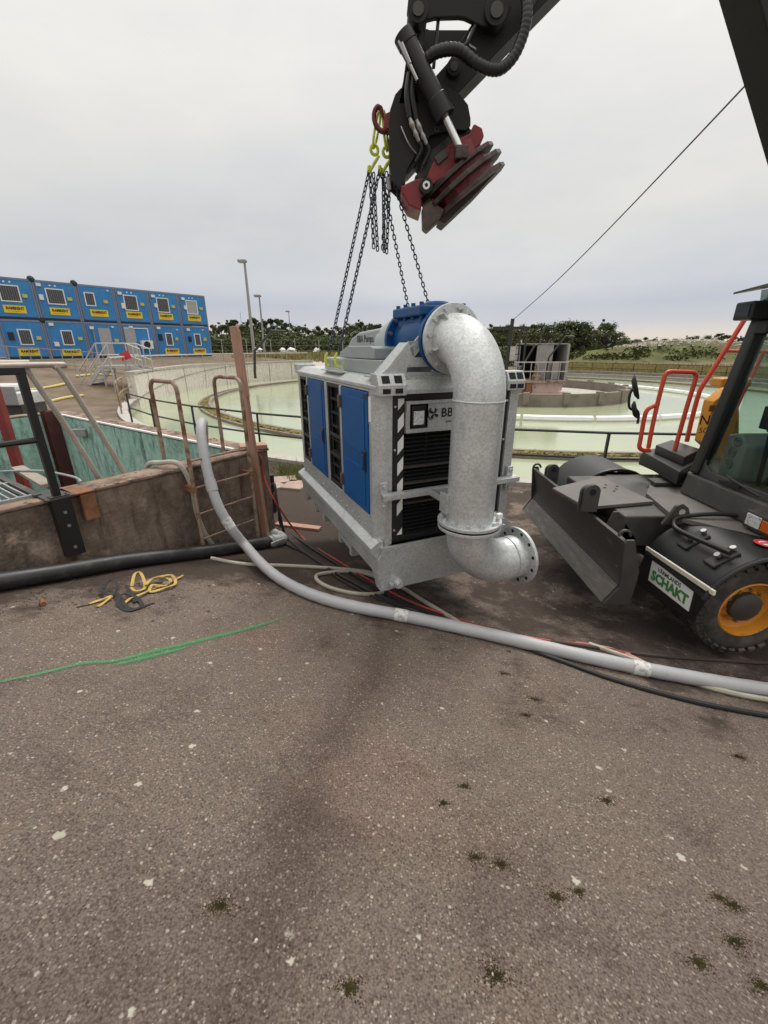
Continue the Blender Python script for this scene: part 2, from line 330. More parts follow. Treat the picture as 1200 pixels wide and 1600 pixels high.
# ================================================================== THE SETTING
def asphalt_mat():
    m = bpy.data.materials.new('worn_asphalt'); m.use_nodes = True; t = m.node_tree; N, L = t.nodes, t.links; b = N['Principled BSDF']
    tc = N.new('ShaderNodeTexCoord'); P = tc.outputs['Object']
    def noi(s, d=5, r=.6, v=P):
        n = N.new('ShaderNodeTexNoise'); n.inputs['Scale'].default_value = s; n.inputs['Detail'].default_value = d; n.inputs['Roughness'].default_value = r; L.new(v, n.inputs['Vector']); return n.outputs[0]
    def mr(x, a, b_, c=0.0, d=1.0):
        n = N.new('ShaderNodeMapRange'); n.inputs[1].default_value = a; n.inputs[2].default_value = b_; n.inputs[3].default_value = c; n.inputs[4].default_value = d; L.new(x, n.inputs[0]); return n.outputs[0]
    def mix(f, a, c, typ='MIX'):
        n = N.new('ShaderNodeMixRGB'); n.blend_type = typ
        for i, x in ((0, f), (1, a), (2, c)):
            if hasattr(x, 'is_linked'): L.new(x, n.inputs[i])
            else: n.inputs[i].default_value = x if i == 0 else (*x, 1)
        return n.outputs[0]
    def mth(op, a, c):
        n = N.new('ShaderNodeMath'); n.operation = op
        for i, x in ((0, a), (1, c)):
            if hasattr(x, 'is_linked'): L.new(x, n.inputs[i])
            else: n.inputs[i].default_value = x
        return n.outputs[0]
    def vor(s, feat='F1', rnd=1.0):
        n = N.new('ShaderNodeTexVoronoi'); n.feature = feat; n.inputs['Scale'].default_value = s; n.inputs['Randomness'].default_value = rnd; L.new(P, n.inputs['Vector']); return n
    v1 = vor(135); v2 = vor(52); s1 = N.new('ShaderNodeSeparateXYZ'); L.new(v1.outputs['Color'], s1.inputs[0]); s2 = N.new('ShaderNodeSeparateXYZ'); L.new(v2.outputs['Color'], s2.inputs[0])
    ramp = N.new('ShaderNodeValToRGB'); e = ramp.color_ramp.elements
    e[0].position = 0; e[0].color = (.105, .080, .066, 1); e[1].position = 1; e[1].color = (.44, .39, .34, 1)
    for p_, c_ in ((.3, (.165, .132, .112, 1)), (.75, (.225, .186, .16, 1)), (.95, (.29, .245, .212, 1))): q = e.new(p_); q.color = c_
    tone = mth('ADD', mth('MULTIPLY', s1.outputs[0], .28), mth('MULTIPLY', mr(noi(85, 7, .85), .33, .67), .72))
    L.new(tone, ramp.inputs[0]); c = ramp.outputs[0]
    # binder between some of the stones
    c = mix(mth('MULTIPLY', mr(mth('ADD', v1.outputs['Distance'], mth('MULTIPLY', noi(90, 4, .7), .45)), .66, .92), .6), c, (.075, .058, .048))
    c = mix(mth('MULTIPLY', mr(noi(38, 5, .75), .56, .70), .55), c, (.085, .066, .055))
    # coarser pale chips with broken outlines
    jag = mth('ADD', v2.outputs['Distance'], mth('MULTIPLY', mth('SUBTRACT', noi(130, 3, .8), .5), .55))
    pale = mth('MULTIPLY', mr(s2.outputs[0], .89, .93), mr(jag, .32, .22)); c = mix(mth('MULTIPLY', pale, .8), c, (.50, .45, .39))
    v4 = vor(100); s4 = N.new('ShaderNodeSeparateXYZ'); L.new(v4.outputs['Color'], s4.inputs[0]); jag4 = mth('ADD', v4.outputs['Distance'], mth('MULTIPLY', mth('SUBTRACT', noi(260, 3, .8), .5), .6))
    c = mix(mth('MULTIPLY', mth('MULTIPLY', mr(s4.outputs[0], .78, .86), mr(jag4, .42, .28)), .75), c, (.40, .35, .305))
    c = mix(mth('MULTIPLY', mth('MULTIPLY', mr(s4.outputs[0], .26, .20), mr(jag4, .50, .30)), .75), c, (.060, .046, .038))
    c = mix(mth('MULTIPLY', mr(noi(120, 4, .8), .57, .68), .7), c, (.062, .048, .040))
    # broad tone: brown, purple-grey, worn tracks
    c = mix(mr(noi(.55, 4), .35, .65), mix(1.0, c, (.94, .88, .88), 'MULTIPLY'), mix(1.0, c, (1.10, 1.06, 1.0), 'MULTIPLY'))
    c = mix(mth('MULTIPLY', mr(noi(1.6, 7, .72), .50, .70), .75), c, mix(1.0, c, (.55, .50, .49), 'MULTIPLY'))
    c = mix(mth('MULTIPLY', mr(noi(1.1, 5, .6), .56, .72), .35), c, mix(1.0, c, (1.15, .86, .86), 'MULTIPLY'))
    # darker diagonal band with wavering edges, broken up by noise
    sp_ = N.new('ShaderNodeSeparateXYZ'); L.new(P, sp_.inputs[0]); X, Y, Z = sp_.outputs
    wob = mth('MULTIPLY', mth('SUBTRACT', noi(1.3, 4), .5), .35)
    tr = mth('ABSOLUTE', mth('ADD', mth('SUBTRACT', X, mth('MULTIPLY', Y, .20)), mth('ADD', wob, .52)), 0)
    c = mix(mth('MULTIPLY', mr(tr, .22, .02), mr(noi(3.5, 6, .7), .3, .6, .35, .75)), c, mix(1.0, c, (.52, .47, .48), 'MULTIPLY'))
    # lichen flecks
    v3 = vor(8.5); s3 = N.new('ShaderNodeSeparateXYZ'); L.new(v3.outputs['Color'], s3.inputs[0])
    li = mth('MULTIPLY', mr(mth('SUBTRACT', mth('ADD', v3.outputs['Distance'], mth('MULTIPLY', noi(70, 3), .28)), mth('MULTIPLY', s3.outputs[1], .12)), .20, .15), mr(s3.outputs[0], .62, .66))
    c = mix(mth('MULTIPLY', li, .85), c, (.56, .53, .44))
    # washed-down soil gathers low on the slope, in ragged patches
    low = mr(Z, .50, .02, -.12, .13); wd = mth('SUBTRACT', mth('MULTIPLY', mth('ADD', X, 1.46), .821), mth('MULTIPLY', mth('SUBTRACT', Y, 5.22), .571)); low = mth('ADD', low, mr(wd, 1.5, .2, 0, .32)); dm = mr(mth('ADD', noi(1.7, 8, .72), low), .52, .64)
    c = mix(mth('MULTIPLY', dm, .90), c, mix(noi(25, 5), (.030, .021, .017), (.066, .047, .037)))
    c = mix(1.0, c, (1.17, 1.19, 1.19), 'MULTIPLY')
    L.new(c, b.inputs['Base Color'])
    b.inputs['Roughness'].default_value = .86; b.inputs['Specular IOR Level'].default_value = .25
    hgt = mth('ADD', mth('ADD', mth('MULTIPLY', mr(v1.outputs['Distance'], .0, .7, 1, 0), .45), mth('MULTIPLY', noi(150, 5, .75), 1.5)), mth('MULTIPLY', noi(14, 5, .7), 1.2))
    bp = N.new('ShaderNodeBump'); bp.inputs['Strength'].default_value = .9; bp.inputs['Distance'].default_value = .008; L.new(hgt, bp.inputs['Height']); L.new(bp.outputs[0], b.inputs['Normal'])
    return m
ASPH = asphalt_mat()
# near yard: fine sheet, open under the clarifier and the rectangular tank
def in_tank(x, y, mgn):
    d = Vector((x, y)) - TK; s = d.dot(E1); w = d.dot(E2); return mgn < w < 6.1 - mgn and mgn < s < 6.2 - mgn
g = MB(); GX0, GX1, GY0, GY1, GS = -16.0, 12.0, -3.0, 14.0, .10
nx, ny = int((GX1 - GX0) / GS) + 1, int((GY1 - GY0) / GS) + 1
ok = {}
for j in range(ny):
    for i in range(nx):
        x, y = GX0 + i * GS, GY0 + j * GS
        if (Vector((x, y)) - TC).length < TR + .05 or in_tank(x, y, .1): continue
        z = hfun(x, y) + .012 * noise.noise(Vector((x * .8, y * .8, 0)))
        ok[(i, j)] = len(g.v); g.v.append((x, y, z))
for (i, j), a in ok.items():
    q = [ok.get((i + 1, j)), ok.get((i + 1, j + 1)), ok.get((i, j + 1))]
    if None not in q: g.f.append((a, *q))
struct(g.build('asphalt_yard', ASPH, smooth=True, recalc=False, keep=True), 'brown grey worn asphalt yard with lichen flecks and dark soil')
# land beyond, out to the horizon
LAND = mat('far_land', (.17, .13, .10), .95, 0, .3, .8, (.20, .17, .075), (.52, .66), .22, .5, 3, .1)
g = MB(); rr = [TR - .1, TR + .5, TR + 1.2, TR + 2.2, TR + 3.5, TR + 5, TR + 7, TR + 9.5, TR + 12.5, TR + 16, TR + 20, TR + 25, TR + 32, TR + 42, TR + 60, TR + 90, TR + 150, TR + 300, TR + 700, TR + 1500]
NA = 200
for r_ in rr:
    for k in range(NA):
        a = 2 * math.pi * k / NA; x, y = TC.x + r_ * math.cos(a), TC.y + r_ * math.sin(a)
        z = hfun(x, y) if r_ < 150 else -.12
        if GX0 - .3 < x < GX1 + .3 and GY0 - .3 < y < GY1 + .3: z -= .06
        if in_tank(x, y, -2): z -= 2.5
        g.v.append((x, y, z))
for i in range(len(rr) - 1):
    for k in range(NA): k2 = (k + 1) % NA; g.f.append((i * NA + k, i * NA + k2, (i + 1) * NA + k2, (i + 1) * NA + k))
struct(g.build('ground', LAND, smooth=True, keep=True), 'brown earth and dry grass land round the tanks')
# water
WAT = mat('green_water', (.375, .415, .265), .10, 0, .08, .25, (.33, .385, .255), (.5, .7), .12, spec=.6)
_b = WAT.node_tree; _n = _b.nodes.new('ShaderNodeTexNoise'); _n.inputs['Scale'].default_value = 2.5; _n.inputs['Detail'].default_value = 3
_tc = _b.nodes.new('ShaderNodeTexCoord'); _m = _b.nodes.new('ShaderNodeMapping'); _m.inputs['Scale'].default_value = (1, 3, 1); _b.links.new(_tc.outputs['Object'], _m.inputs[0]); _b.links.new(_m.outputs[0], _n.inputs['Vector'])
_p = _b.nodes.new('ShaderNodeBump'); _p.inputs['Strength'].default_value = .10; _p.inputs['Distance'].default_value = .02; _b.links.new(_n.outputs[0], _p.inputs['Height']); _b.links.new(_p.outputs[0], _b.nodes['Principled BSDF'].inputs['Normal'])
g = MB(); g.v.append((TC.x, TC.y, ZW))
for k in range(128): a = 2 * math.pi * k / 128; g.v.append((TC.x + (TR + .2) * math.cos(a), TC.y + (TR + .2) * math.sin(a), ZW))
for k in range(128): g.f.append((0, 1 + k, 1 + (k + 1) % 128))
struct(g.build('water', WAT), 'pale green still water in the round clarifier tank')

# ------------------------------------------------------------------ round clarifier: rim, tall pale wall, weir, float ring
def cpt(a, r, z): return Vector((TC.x + r * math.cos(a), TC.y + r * math.sin(a), z))
def ring_wall(mb, a0, a1, r0, r1, z0, z1, n):
    full = abs(a1 - a0) > 6.2; o = len(mb.v)
    for i in range(n + (0 if full else 1)):
        a = a0 + (a1 - a0) * i / n
        zt = z1(a) if callable(z1) else z1
        for r_, z in ((r0, z0), (r0, zt), (r1, zt), (r1, z0)): mb.v.append(tuple(cpt(a, r_, z)))
    m_ = n if full else n
    for i in range(m_):
        j = (i + 1) % n if full else i + 1
        for k in range(4): k2 = (k + 1) % 4; mb.f.append((o + i * 4 + k, o + i * 4 + k2, o + j * 4 + k2, o + j * 4 + k))
    if not full: mb.f.append((o, o + 1, o + 2, o + 3)); q = o + n * 4; mb.f.append((q + 3, q + 2, q + 1, q))
cl = thing('clarifier_tank', 'large round clarifier tank with pale concrete rim and green water', 'tank', (TC.x, TC.y, -.4))
mb = MB(); ring_wall(mb, 0, 2 * math.pi, TR - .02, TR + .36, -1.5, -.04, 160); mb.build('rim', PALE, cl)
A0, A1 = math.atan2(22.6 - 29, -12.8 - 7.5) + 2 * math.pi, math.atan2(44.5 - 29, -7.0 - 7.5)
A0 = A0 if A0 < 2 * math.pi else A0 - 2 * math.pi
pw = thing('tank_parapet', 'tall pale concrete wall curving along the far side of the green water', 'wall', (-8, 38, 0))
for i in range(9):
    a0 = A0 + (A1 - A0) * i / 9; a1 = A0 + (A1 - A0) * (i + 1) / 9
    mb = MB(); ring_wall(mb, a0 - .0005, a1 + .0032 if a1 < a0 else a1 - .0032, TR - .06 - .01 * (i % 2), TR + .30, -1.2, lambda a: 1.18 + .06 * math.sin(a * 9), 6); mb.build('wall_panel', WALLW, pw)
mb = MB(); ring_wall(mb, A0, A1, TR - .10, TR + .34, 1.16, lambda a: 1.30 + .03 * math.sin(a * 9), 40); mb.build('coping', PALE, pw)
# pipe rail behind the parapet
hr = thing('pipe_rail', 'pale pipe rail on short posts behind the tall tank wall', 'railing', (-8, 39, 1.2))
mb = MB(); n_ = 24; mb.tube([cpt(A0 + (A1 - A0) * (i / n_), TR + .9, 1.95) for i in range(n_ + 1)], .055, 6); mb.build('rail', PALE, hr, smooth=True)
for i in range(0, 11): mb = MB(); a = A0 + (A1 - A0) * (i / 10); mb.cyl(cpt(a, TR + .9, .3), cpt(a, TR + .9, 1.95), .04, 6); mb.build('post', PALE, hr)
# overflow weir and its mossy lip
wr = thing('overflow_weir', 'mossy overflow channel ring just inside the tank rim', 'weir', (TC.x, TC.y, ZW))
mb = MB(); ring_wall(mb, 0, 6.2831853, 17.7, 17.85, -.7, ZW + .13, 160); mb.build('outer_lip', RINGC, wr)
mb = MB(); ring_wall(mb, 0, 6.2831853, 18.2, 18.32, -.7, ZW + .10, 160); mb.build('inner_lip', RINGC, wr)
mb = MB(); MOSSY = mat('yellow_moss', (.24, .20, .075), .95, 0, .4, 6, (.12, .10, .04), (.45, .6), 1.2, .6, 20, .1)
for i in range(3500):
    a = -2.9 + random.random() * 2.8; mb.rock(cpt(a, 17.98 + random.gauss(0, .12), ZW + .10), random.uniform(.025, .075), .035)
o = mb.build('moss', MOSSY, wr); o['kind'] = 'stuff'
fl = thing('scum_baffle', 'white floating scum baffle ring on the green water', 'baffle', (8.5, 28, ZW))
IC = Vector((8.5, 28.0))
for i in range(24):
    a0, a1 = 2 * math.pi * i / 24, 2 * math.pi * (i + .96) / 24
    mb = MB(); mb.tube([Vector((IC.x + 10.8 * math.cos(a), IC.y + 10.8 * math.sin(a), ZW + .07)) for a in (a0, a0 * .67 + a1 * .33, a0 * .33 + a1 * .67, a1)], .16, 8); mb.build('float_segment', WHITE, fl, smooth=True)
isl = thing('centre_well', 'grey brown concrete ring wall standing in the middle of the green water', 'ring wall', (IC.x, IC.y, ZW))
def iring(r0, r1, z0, z1, n=64):
    mb = MB(); TCs = (TC.x, TC.y)
    for i in range(n):
        a = 2 * math.pi * i / n
        for r_, z in ((r0, z0), (r0, z1), (r1, z1), (r1, z0)): mb.v.append((IC.x + r_ * math.cos(a), IC.y + r_ * math.sin(a), z))
    for i in range(n):
        j = (i + 1) % n
        for k in range(4): k2 = (k + 1) % 4; mb.f.append((i * 4 + k, i * 4 + k2, j * 4 + k2, j * 4 + k))
    return mb
iring(6.1, 6.35, -.8, ZW + .62).build('ring_wall', RINGC, isl)
iring(.5, 6.1, ZW + .02, ZW + .10).build('well_floor', PALE, isl)
for i in range(20):
    a = 2 * math.pi * (i + .3) / 20; M = Matrix.Translation((IC.x + 6.3 * math.cos(a), IC.y + 6.3 * math.sin(a), 0)) @ Matrix.Rotation(a, 4, 'Z')
    mb = MB(); mb.box((-.14, -.15, ZW + .1), (.12, .15, ZW + .70), M); mb.build('pier_block', RINGC, isl)
# pier with platform, cabin, mast (drive station on the centre)
Y0 = 27.0
ds = thing('drive_station', 'pink white concrete pier with railed platform and grey open cabin in the water', 'platform', (10.0, Y0, ZW))
def P2(px, py, y=Y0): return at_y(px, py, y)
def slab(name, m, x0, x1, y0, y1, z0, z1, bev=0): mb = MB(); mb.box((x0, y0, z0), (x1, y1, z1)); return mb.build(name, m, ds, bevel=bev)
slab('pier', PINKC, 9.0, 10.85, Y0 - .3, Y0 + 2.0, -.5, .46, .04)
slab('pier_side', PINKC, 7.9, 8.55, Y0 - .1, Y0 + 1.6, -.5, .40, .04)
slab('beam', RUST, 8.62, 8.92, Y0 - .45, Y0 - .25, -.4, .42); slab('pedestal', PINKC, 9.9, 10.25, Y0 - 2.6, Y0 - 2.2, -.4, .15, .03); slab('deck', mat('stained_deck', (.34, .25, .21), .9, 0, .25, 3, (.12, .08, .06), (.48, .62), 2), 7.7, 10.95, Y0 - .5, Y0 + 2.3, .44, .58, .02)
slab('cabin_wall', GREYST, 9.35, 9.95, Y0 + .6, Y0 + .68, .59, 2.62); slab('cabin_wall', GREYST, 9.95, 10.35, Y0 + .62, Y0 + 1.9, .59, 2.60)
slab('cabin_wall', GREYST, 11.1, 11.22, Y0 + .3, Y0 + 2.0, .3, 2.62); slab('cabin_back', BLACKM, 8.5, 11.1, Y0 + 2.0, Y0 + 2.08, .55, 2.55); slab('cabin_roof', GREYST, 8.5, 11.25, Y0 + .55, Y0 + 2.1, 2.62, 2.68)
slab('cabin_wall', GREYST, 8.45, 8.52, Y0 + 1.2, Y0 + 2.05, .59, 2.5)
for x in [7.9 + .43 * i for i in range(8)]: mb = MB(); mb.cyl((x, Y0 - .45, .55), (x, Y0 - .45, 1.62), .03, 6); mb.build('railing_post', GREYST, ds)
for z in (1.1, 1.62): mb = MB(); mb.cyl((7.8, Y0 - .45, z), (10.95, Y0 - .45, z), .035, 6); mb.build('railing_bar', PALE, ds)
mb = MB(); mb.lathe([(.0, 0), (.26, 0), (.28, .22), (.16, .4), (.14, .75), (.09, .9), (0, .9)], (9.2, Y0 - .2, .59), (0, 0, 1), 14); mb.build('gear_motor', RUSTG, ds, smooth=True)
for x, h in ((8.3, .8), (9.75, .6), (10.5, 1.0)): mb = MB(); mb.box((x - .18, Y0 + .2, .59), (x + .18, Y0 + .5, .59 + h)); mb.build('control_box', GREYST, ds, bevel=.03)
lp = MB(); lp.tube([(9.7, Y0 - .3, .6), (9.8, Y0 - .3, 1.9), (10.6, Y0 - .3, 3.05), (11.1, Y0 - .3, 3.03)], .05, 6); lp.build('bent_lamp_pole', DARKST, ds)
hp = MB(); hp.tube([(7.9, Y0 - .4, .6), (8.3, Y0 - .4, 1.5), (8.9, Y0 - .2, 2.55), (9.4, Y0 + .3, 2.65)], .06, 6); hp.build('stair_rail', DARKST, ds)
ms = thing('service_mast', 'black steel mast with crossbar and ladder standing beside the railed platform', 'mast', (7.4, Y0, .2))
mb = MB(); mb.cyl((7.35, Y0, -.3), (7.5, Y0, 4.0), .11, 8); mb.build('post', DARKST, ms)
mb = MB(); mb.box((6.4, Y0 - .08, 3.42), (8.55, Y0 + .08, 3.58)); mb.build('crossbar', DARKST, ms)
mb = MB(); mb.cyl((8.4, Y0, .5), (8.4, Y0, 3.5), .06, 6); mb.build('post', DARKST, ms); mb = MB(); mb.cyl((8.05, Y0, .5), (8.05, Y0, 3.45), .04, 6); mb.build('post', DARKST, ms)
for i in range(8): mb = MB(); mb.cyl((7.45, Y0, .7 + .34 * i), (8.05, Y0, .7 + .34 * i), .022, 5); mb.build('rung', DARKST, ms)
mb = MB(); mb.box((7.5, Y0 - .2, 1.7), (7.8, Y0 - .05, 2.5)); mb.build('switch_box', PALE, ms, bevel=.02)
# overhead cable from the mast over the yard
ca = Vector((7.5, Y0, 3.92)); cb = at_y(1185, 112, 9.0); cc = cb + (cb - ca) * .45 + Vector((0, 0, .5)); mid = (ca + cb) / 2 + Vector((.0, 0, -.22))
mb = MB(); mb.tube(smooth_path([ca, mid, cb, cc], 10), .016, 5); tag(mb.build('overhead_cable', CBLACK, smooth=True), 'thin dark cable rising from the mast across the grey sky', 'cable')

# ------------------------------------------------------------------ railings round the clarifier
def railing(name, label, pts, h, mt, mids=(.52,), r=.026, pr=.03):
    t = thing(name, label, 'railing', pts[len(pts) // 2], group=None)
    for p in pts: m_ = MB(); m_.bar(p, p + Vector((0, 0, h)), pr * 2, pr * 1.2, (1, 0, 0)); m_.build('post', mt, t)
    for f in (1.0,) + tuple(mids): m_ = MB(); m_.tube([p + Vector((0, 0, h * f)) for p in pts], r, 6); m_.build('rail', mt, t, smooth=True)
    return t
def cang(x, y): return math.atan2(y - TC.y, x - TC.x)
a_s, a_e = cang(3.3, 8.2), cang(-8.9, 15.5) - 0.0
aR = [cpt(-1.02 - i * .118, TR + .22, -.05) for i in range(0, 13)]
railing('tank_railing', 'black two rail railing along the near rim of the round tank', aR, 1.0, DARKST)
aL = [cpt(-2.56 - i * .10, TR + .22, -.05) for i in range(0, 5)]
railing('tank_railing', 'rusty brown railing where the round tank rim turns past the steps', aL, 1.15, RUSTG)
aF = [cpt(.05 + i * .085, TR + 2.2, -.1) for i in range(0, 20)]
railing('tank_railing', 'dark thin railing along the far rim below the grassy bank', aF, 1.05, DARKST, r=.03)
mb = MB(); ring_wall(mb, -.5, 1.75, TR + .3, TR + .75, -.5, .22, 60); tag(mb.build('channel_wall', RINGC), 'low dark concrete channel wall behind the far railing rim', 'wall')

# ------------------------------------------------------------------ rectangular tank at the left
rt = thing('concrete_tank', 'stained brown concrete tank with flaking green lining', 'tank', tkp(0, 0, 0))
TW, TS = 6.1, 6.2
def twall(name, s0, s1, w0, w1, z0, z1, m, bev=0.0):
    mb = MB(); mb.pz([tuple(tkp(s, w, 0)[:2]) for s, w in ((s0, w0), (s1, w0), (s1, w1), (s0, w1))], z0, z1); return mb.build(name, m, rt, bevel=bev)
twall('near_wall', 0, TS, 0, .26, -.8, ZT - .03, CONC, .012); twall('side_wall', .0, .26, .262, TW, -.8, ZT - .03, CONC, .012)
twall('far_wall', .262, TS, TW - .26, TW - .002, -.8, ZT - .03, CONC)
twall('coping', -.012, TS, -.015, .28, ZT - .028, ZT + .004, CONCTOP, .01); twall('coping', -.010, .275, .283, TW, ZT - .028, ZT + .003, CONCTOP, .01); twall('coping', .278, TS, TW - .28, TW + .01, ZT - .028, ZT + .002, CONCTOP, .01)
twall('lining', .262, .285, .29, TW - .29, -.7, ZT - .032, GREEN); twall('lining', .288, TS, TW - .286, TW - .263, -.7, ZT - .031, GREEN)
twall('lining_edge', .263, .30, .29, TW - .29, ZT - .012, ZT + .012, WHITE)
twall('sludge', .29, TS, .27, TW - .29, -.75, -.55, SOIL)
ck = MB()
for i in range(70):   # chipped edges of the coping: loose crumbs
    s = random.uniform(0, 3.2); ck.rock(tkp(s, random.choice((random.uniform(-.01, .05), random.uniform(.2, .28))), ZT + .004), random.uniform(.008, .03), .012)
for i in range(60): ck.rock(tkp(random.uniform(0, .27), random.uniform(.2, 5), ZT + .004), random.uniform(.01, .035), .014)
tag(ck.build('crumbs', CONCTOP), 'loose crumbs on the tank wall top', 'debris', kind='stuff')
# corner column and fittings
mb = MB()
for a_, b_ in (((.30, TW - .52), (.50, TW - .50)), ((.30, TW - .32), (.50, TW - .30)), ((.39, TW - .50), (.41, TW - .32))):
    mb.pz([tuple(tkp(s, w, 0)[:2]) for s, w in ((a_[0], a_[1]), (b_[0], a_[1]), (b_[0], b_[1]), (a_[0], b_[1]))], -.6, ZT + .06)
mb.build('steel_column', mat('oxide_red', (.075, .02, .016), .7, 0, .3, 8), rt)
mb = MB(); q = on_plane(98, 656, tkp(.285, 0, 0), Vector((E1.x, E1.y, 0))); q = tkp(.32, 4.6, 1.0)
mb.box((q.x - .12, q.y - .09, .93), (q.x + .12, q.y + .09, 1.06)); tag(mb.build('sensor_box', GREYST, bevel=.01), 'small grey fitting box on the green tank lining', 'box')

# ladder hooped over the near wall
NW = Vector((-E2.x, -E2.y, 0))        # outward normal of the near wall
ld = thing('hoop_ladder', 'rusty tube ladder hooped over the concrete tank wall', 'ladder', on_g(350, 850))
LS = (1.15, .42)                      # positions along wall of the two stringers
ZL = 2.10
for s in LS:
    zb = hfun(*tkp(s, -.17, 0)[:2]); c = tkp(s, .06, ZL); o_, i_ = -.17, .30
    cr_ = .085
    pts = [tkp(s, o_, zb), tkp(s, o_, .7), tkp(s, o_, ZL - cr_)] + [tkp(s, o_ + cr_ - cr_ * math.cos(t), ZL - cr_ + cr_ * math.sin(t)) for t in [math.pi / 2 * k / 5 for k in range(1, 6)]] + [tkp(s, i_ - cr_ + cr_ * math.sin(t), ZL - cr_ + cr_ * math.cos(t)) for t in [math.pi / 2 * k / 5 for k in range(0, 6)]] + [tkp(s, i_, ZT - .3)]
    mb = MB(); mb.tube(pts, .021, 10); mb.build('stringer', RUSTG, ld, smooth=True)
for k in range(5):
    z = .17 + .29 * k
    mb = MB(); mb.cyl(tkp(LS[1], -.17, z), tkp(LS[0], -.17, z), .011, 8); mb.build('rung', RUSTG, ld, smooth=True)
for s in LS:
    mb = MB(); a_, b_ = tkp(s, -.19, ZT - .20), tkp(s, .0, ZT - .20); mb.bar(a_, b_, .05, .06); mb.build('wall_bracket', RUST, ld)
# weathered board standing by the ladder
mb = MB(); b0 = tkp(.22, -.07, -.02); b1 = tkp(.30, -.02, 2.62)
mb.bar(b0, b1, .11, .045, (E1.x, E1.y, 0)); bd = tag(mb.build('wooden_post', WOOD, bevel=.004), 'tall weathered wooden post standing against the tank wall beside the ladder', 'post')
mb = MB(); mb.bar(b0.lerp(b1, .72) + NW * .045, b0.lerp(b1, .985) + NW * .045, .05, .04, (E1.x, E1.y, 0)); o = mb.build('cleat', WOOD, bd, bevel=.004)
mb = MB(); mb.box((-.16, -.10, 0), (.16, .1, .05), Matrix.Translation(tkp(.12, .12, ZT + .01)) @ Matrix.Rotation(.4, 4, 'Z')); tag(mb.build('broken_board', WOOD, bevel=.004), 'short broken board lying on the tank wall corner', 'board')

# walkway, rails and posts on the left end of the tank wall
wk = thing('grating_walkway', 'galvanised grating walkway crossing the green tank', 'walkway', tkp(2.9, .6, 1.1))
for k in range(30):
    s = 2.42 + .055 * k; mb = MB(); mb.bar(tkp(s, .16, 1.245), tkp(s, 1.9, 1.245), .012, .03); mb.build('grating_bar', GALVD, wk)
for w in (.16, .75, 1.35, 1.9): mb = MB(); mb.bar(tkp(2.38, w, 1.235), tkp(4.0, w, 1.235), .03, .045); mb.build('cross_bar', GALVD, wk)
mb = MB(); mb.bar(tkp(2.36, .1, 1.2), tkp(2.36, 1.95, 1.2), .05, .12); mb.build('side_channel', EXC, wk)
mb = MB(); mb.bar(tkp(2.22, .3, 1.27), tkp(2.16, 1.25, 1.27), .10, .03); tag(mb.build('loose_plank', mat('grey_plank', (.30, .26, .21), .85, 0, .2, 6, bump=.3, stretch=(1, 8, 8))), 'short grey plank lying beside the grating', 'plank')
rl = thing('black_railing', 'black steel railing post and bars at the end of the grating walkway', 'railing', tkp(2.08, .1, 1.2))
ps = 2.27
mb = MB(); mb.bar(tkp(ps, -.02, ZT - .02), tkp(ps, -.02, 2.24), .055, .055, (E1.x, E1.y, 0)); mb.build('post', BLACK, rl, bevel=.006)
mb = MB(); mb.bar(tkp(ps - .03, -.02, 2.24), tkp(4.4, -.02, 2.26), .055, .055); mb.build('rail', BLACK, rl, bevel=.006)
mb = MB(); mb.cyl(tkp(ps, -.02, 1.72), tkp(4.4, -.02, 1.74), .024, 8); mb.build('rail', BLACK, rl, smooth=True)
mb = MB(); u_ = .07                  # channel bracket bolted down the wall face
for w0, w1, s0, s1 in ((-.10, -.088, -u_, u_), (-.088, -.018, -u_, -u_ + .012), (-.088, -.018, u_ - .012, u_)):
    mb.pz([tuple(tkp(ps + s, w, 0)[:2]) for s, w in ((s0, w0), (s1, w0), (s1, w1), (s0, w1))], .72, ZT + .03)
mb.build('wall_bracket', BLACK, rl)
mb = MB(); mb.pz([tuple(tkp(ps + s, w, 0)[:2]) for s, w in ((-.1, -.11), (.1, -.11), (.1, .2), (-.1, .2))], ZT + .008, ZT + .022); mb.build('foot_plate', EXC, rl)
mb = MB(); [mb.cyl(tkp(ps, -.10, z), tkp(ps, -.115, z), .014, 6) for z in (.8, 1.0, 1.12)]; mb.build('bolts', STEEL, rl)
mb = MB(); rb = 2.07; mb.pz([tuple(tkp(rb + s, w, 0)[:2]) for s, w in ((-.05, -.10), (.06, -.10), (.06, -.02), (-.05, -.02))], ZT - .24, ZT + .0)
mb.pz([tuple(tkp(rb + s, w, 0)[:2]) for s, w in ((-.06, -.11), (.10, -.11), (.14, .16), (-.02, .16))], ZT + .006, ZT + .022)
tag(mb.build('rusty_bracket', RUST, bevel=.006), 'short rusty angle bracket on the wall beside the black channel', 'bracket')
for i, (sb, lab) in enumerate(((1.58, 'pale tube handrail leaning down to the tank wall, nearer the ladder'), (1.80, 'pale tube handrail leaning down to the tank wall, nearer the black railing post'))):
    pts = [tkp(sb, .30 + .04 * i, ZT - .35), tkp(sb, .30 + .04 * i, ZT), tkp(sb + .30, .30 + .04 * i, 2.17 + .02 * i), tkp(sb + .36, .30 + .04 * i, 2.245 + .02 * i), tkp(sb + .46, .30 + .04 * i, 2.27 + .02 * i), tkp(4.4, .30 + .04 * i, 2.27 + .02 * i)]
    mb = MB(); mb.tube(smooth_path(pts, 4), .024, 10); tag(mb.build('tube_handrail', mat('old_galvanised_tube', (.42, .37, .32), .5, .35, .15, 5, (.28, .2, .14), (.55, .75), 6), smooth=True), lab, 'handrail')
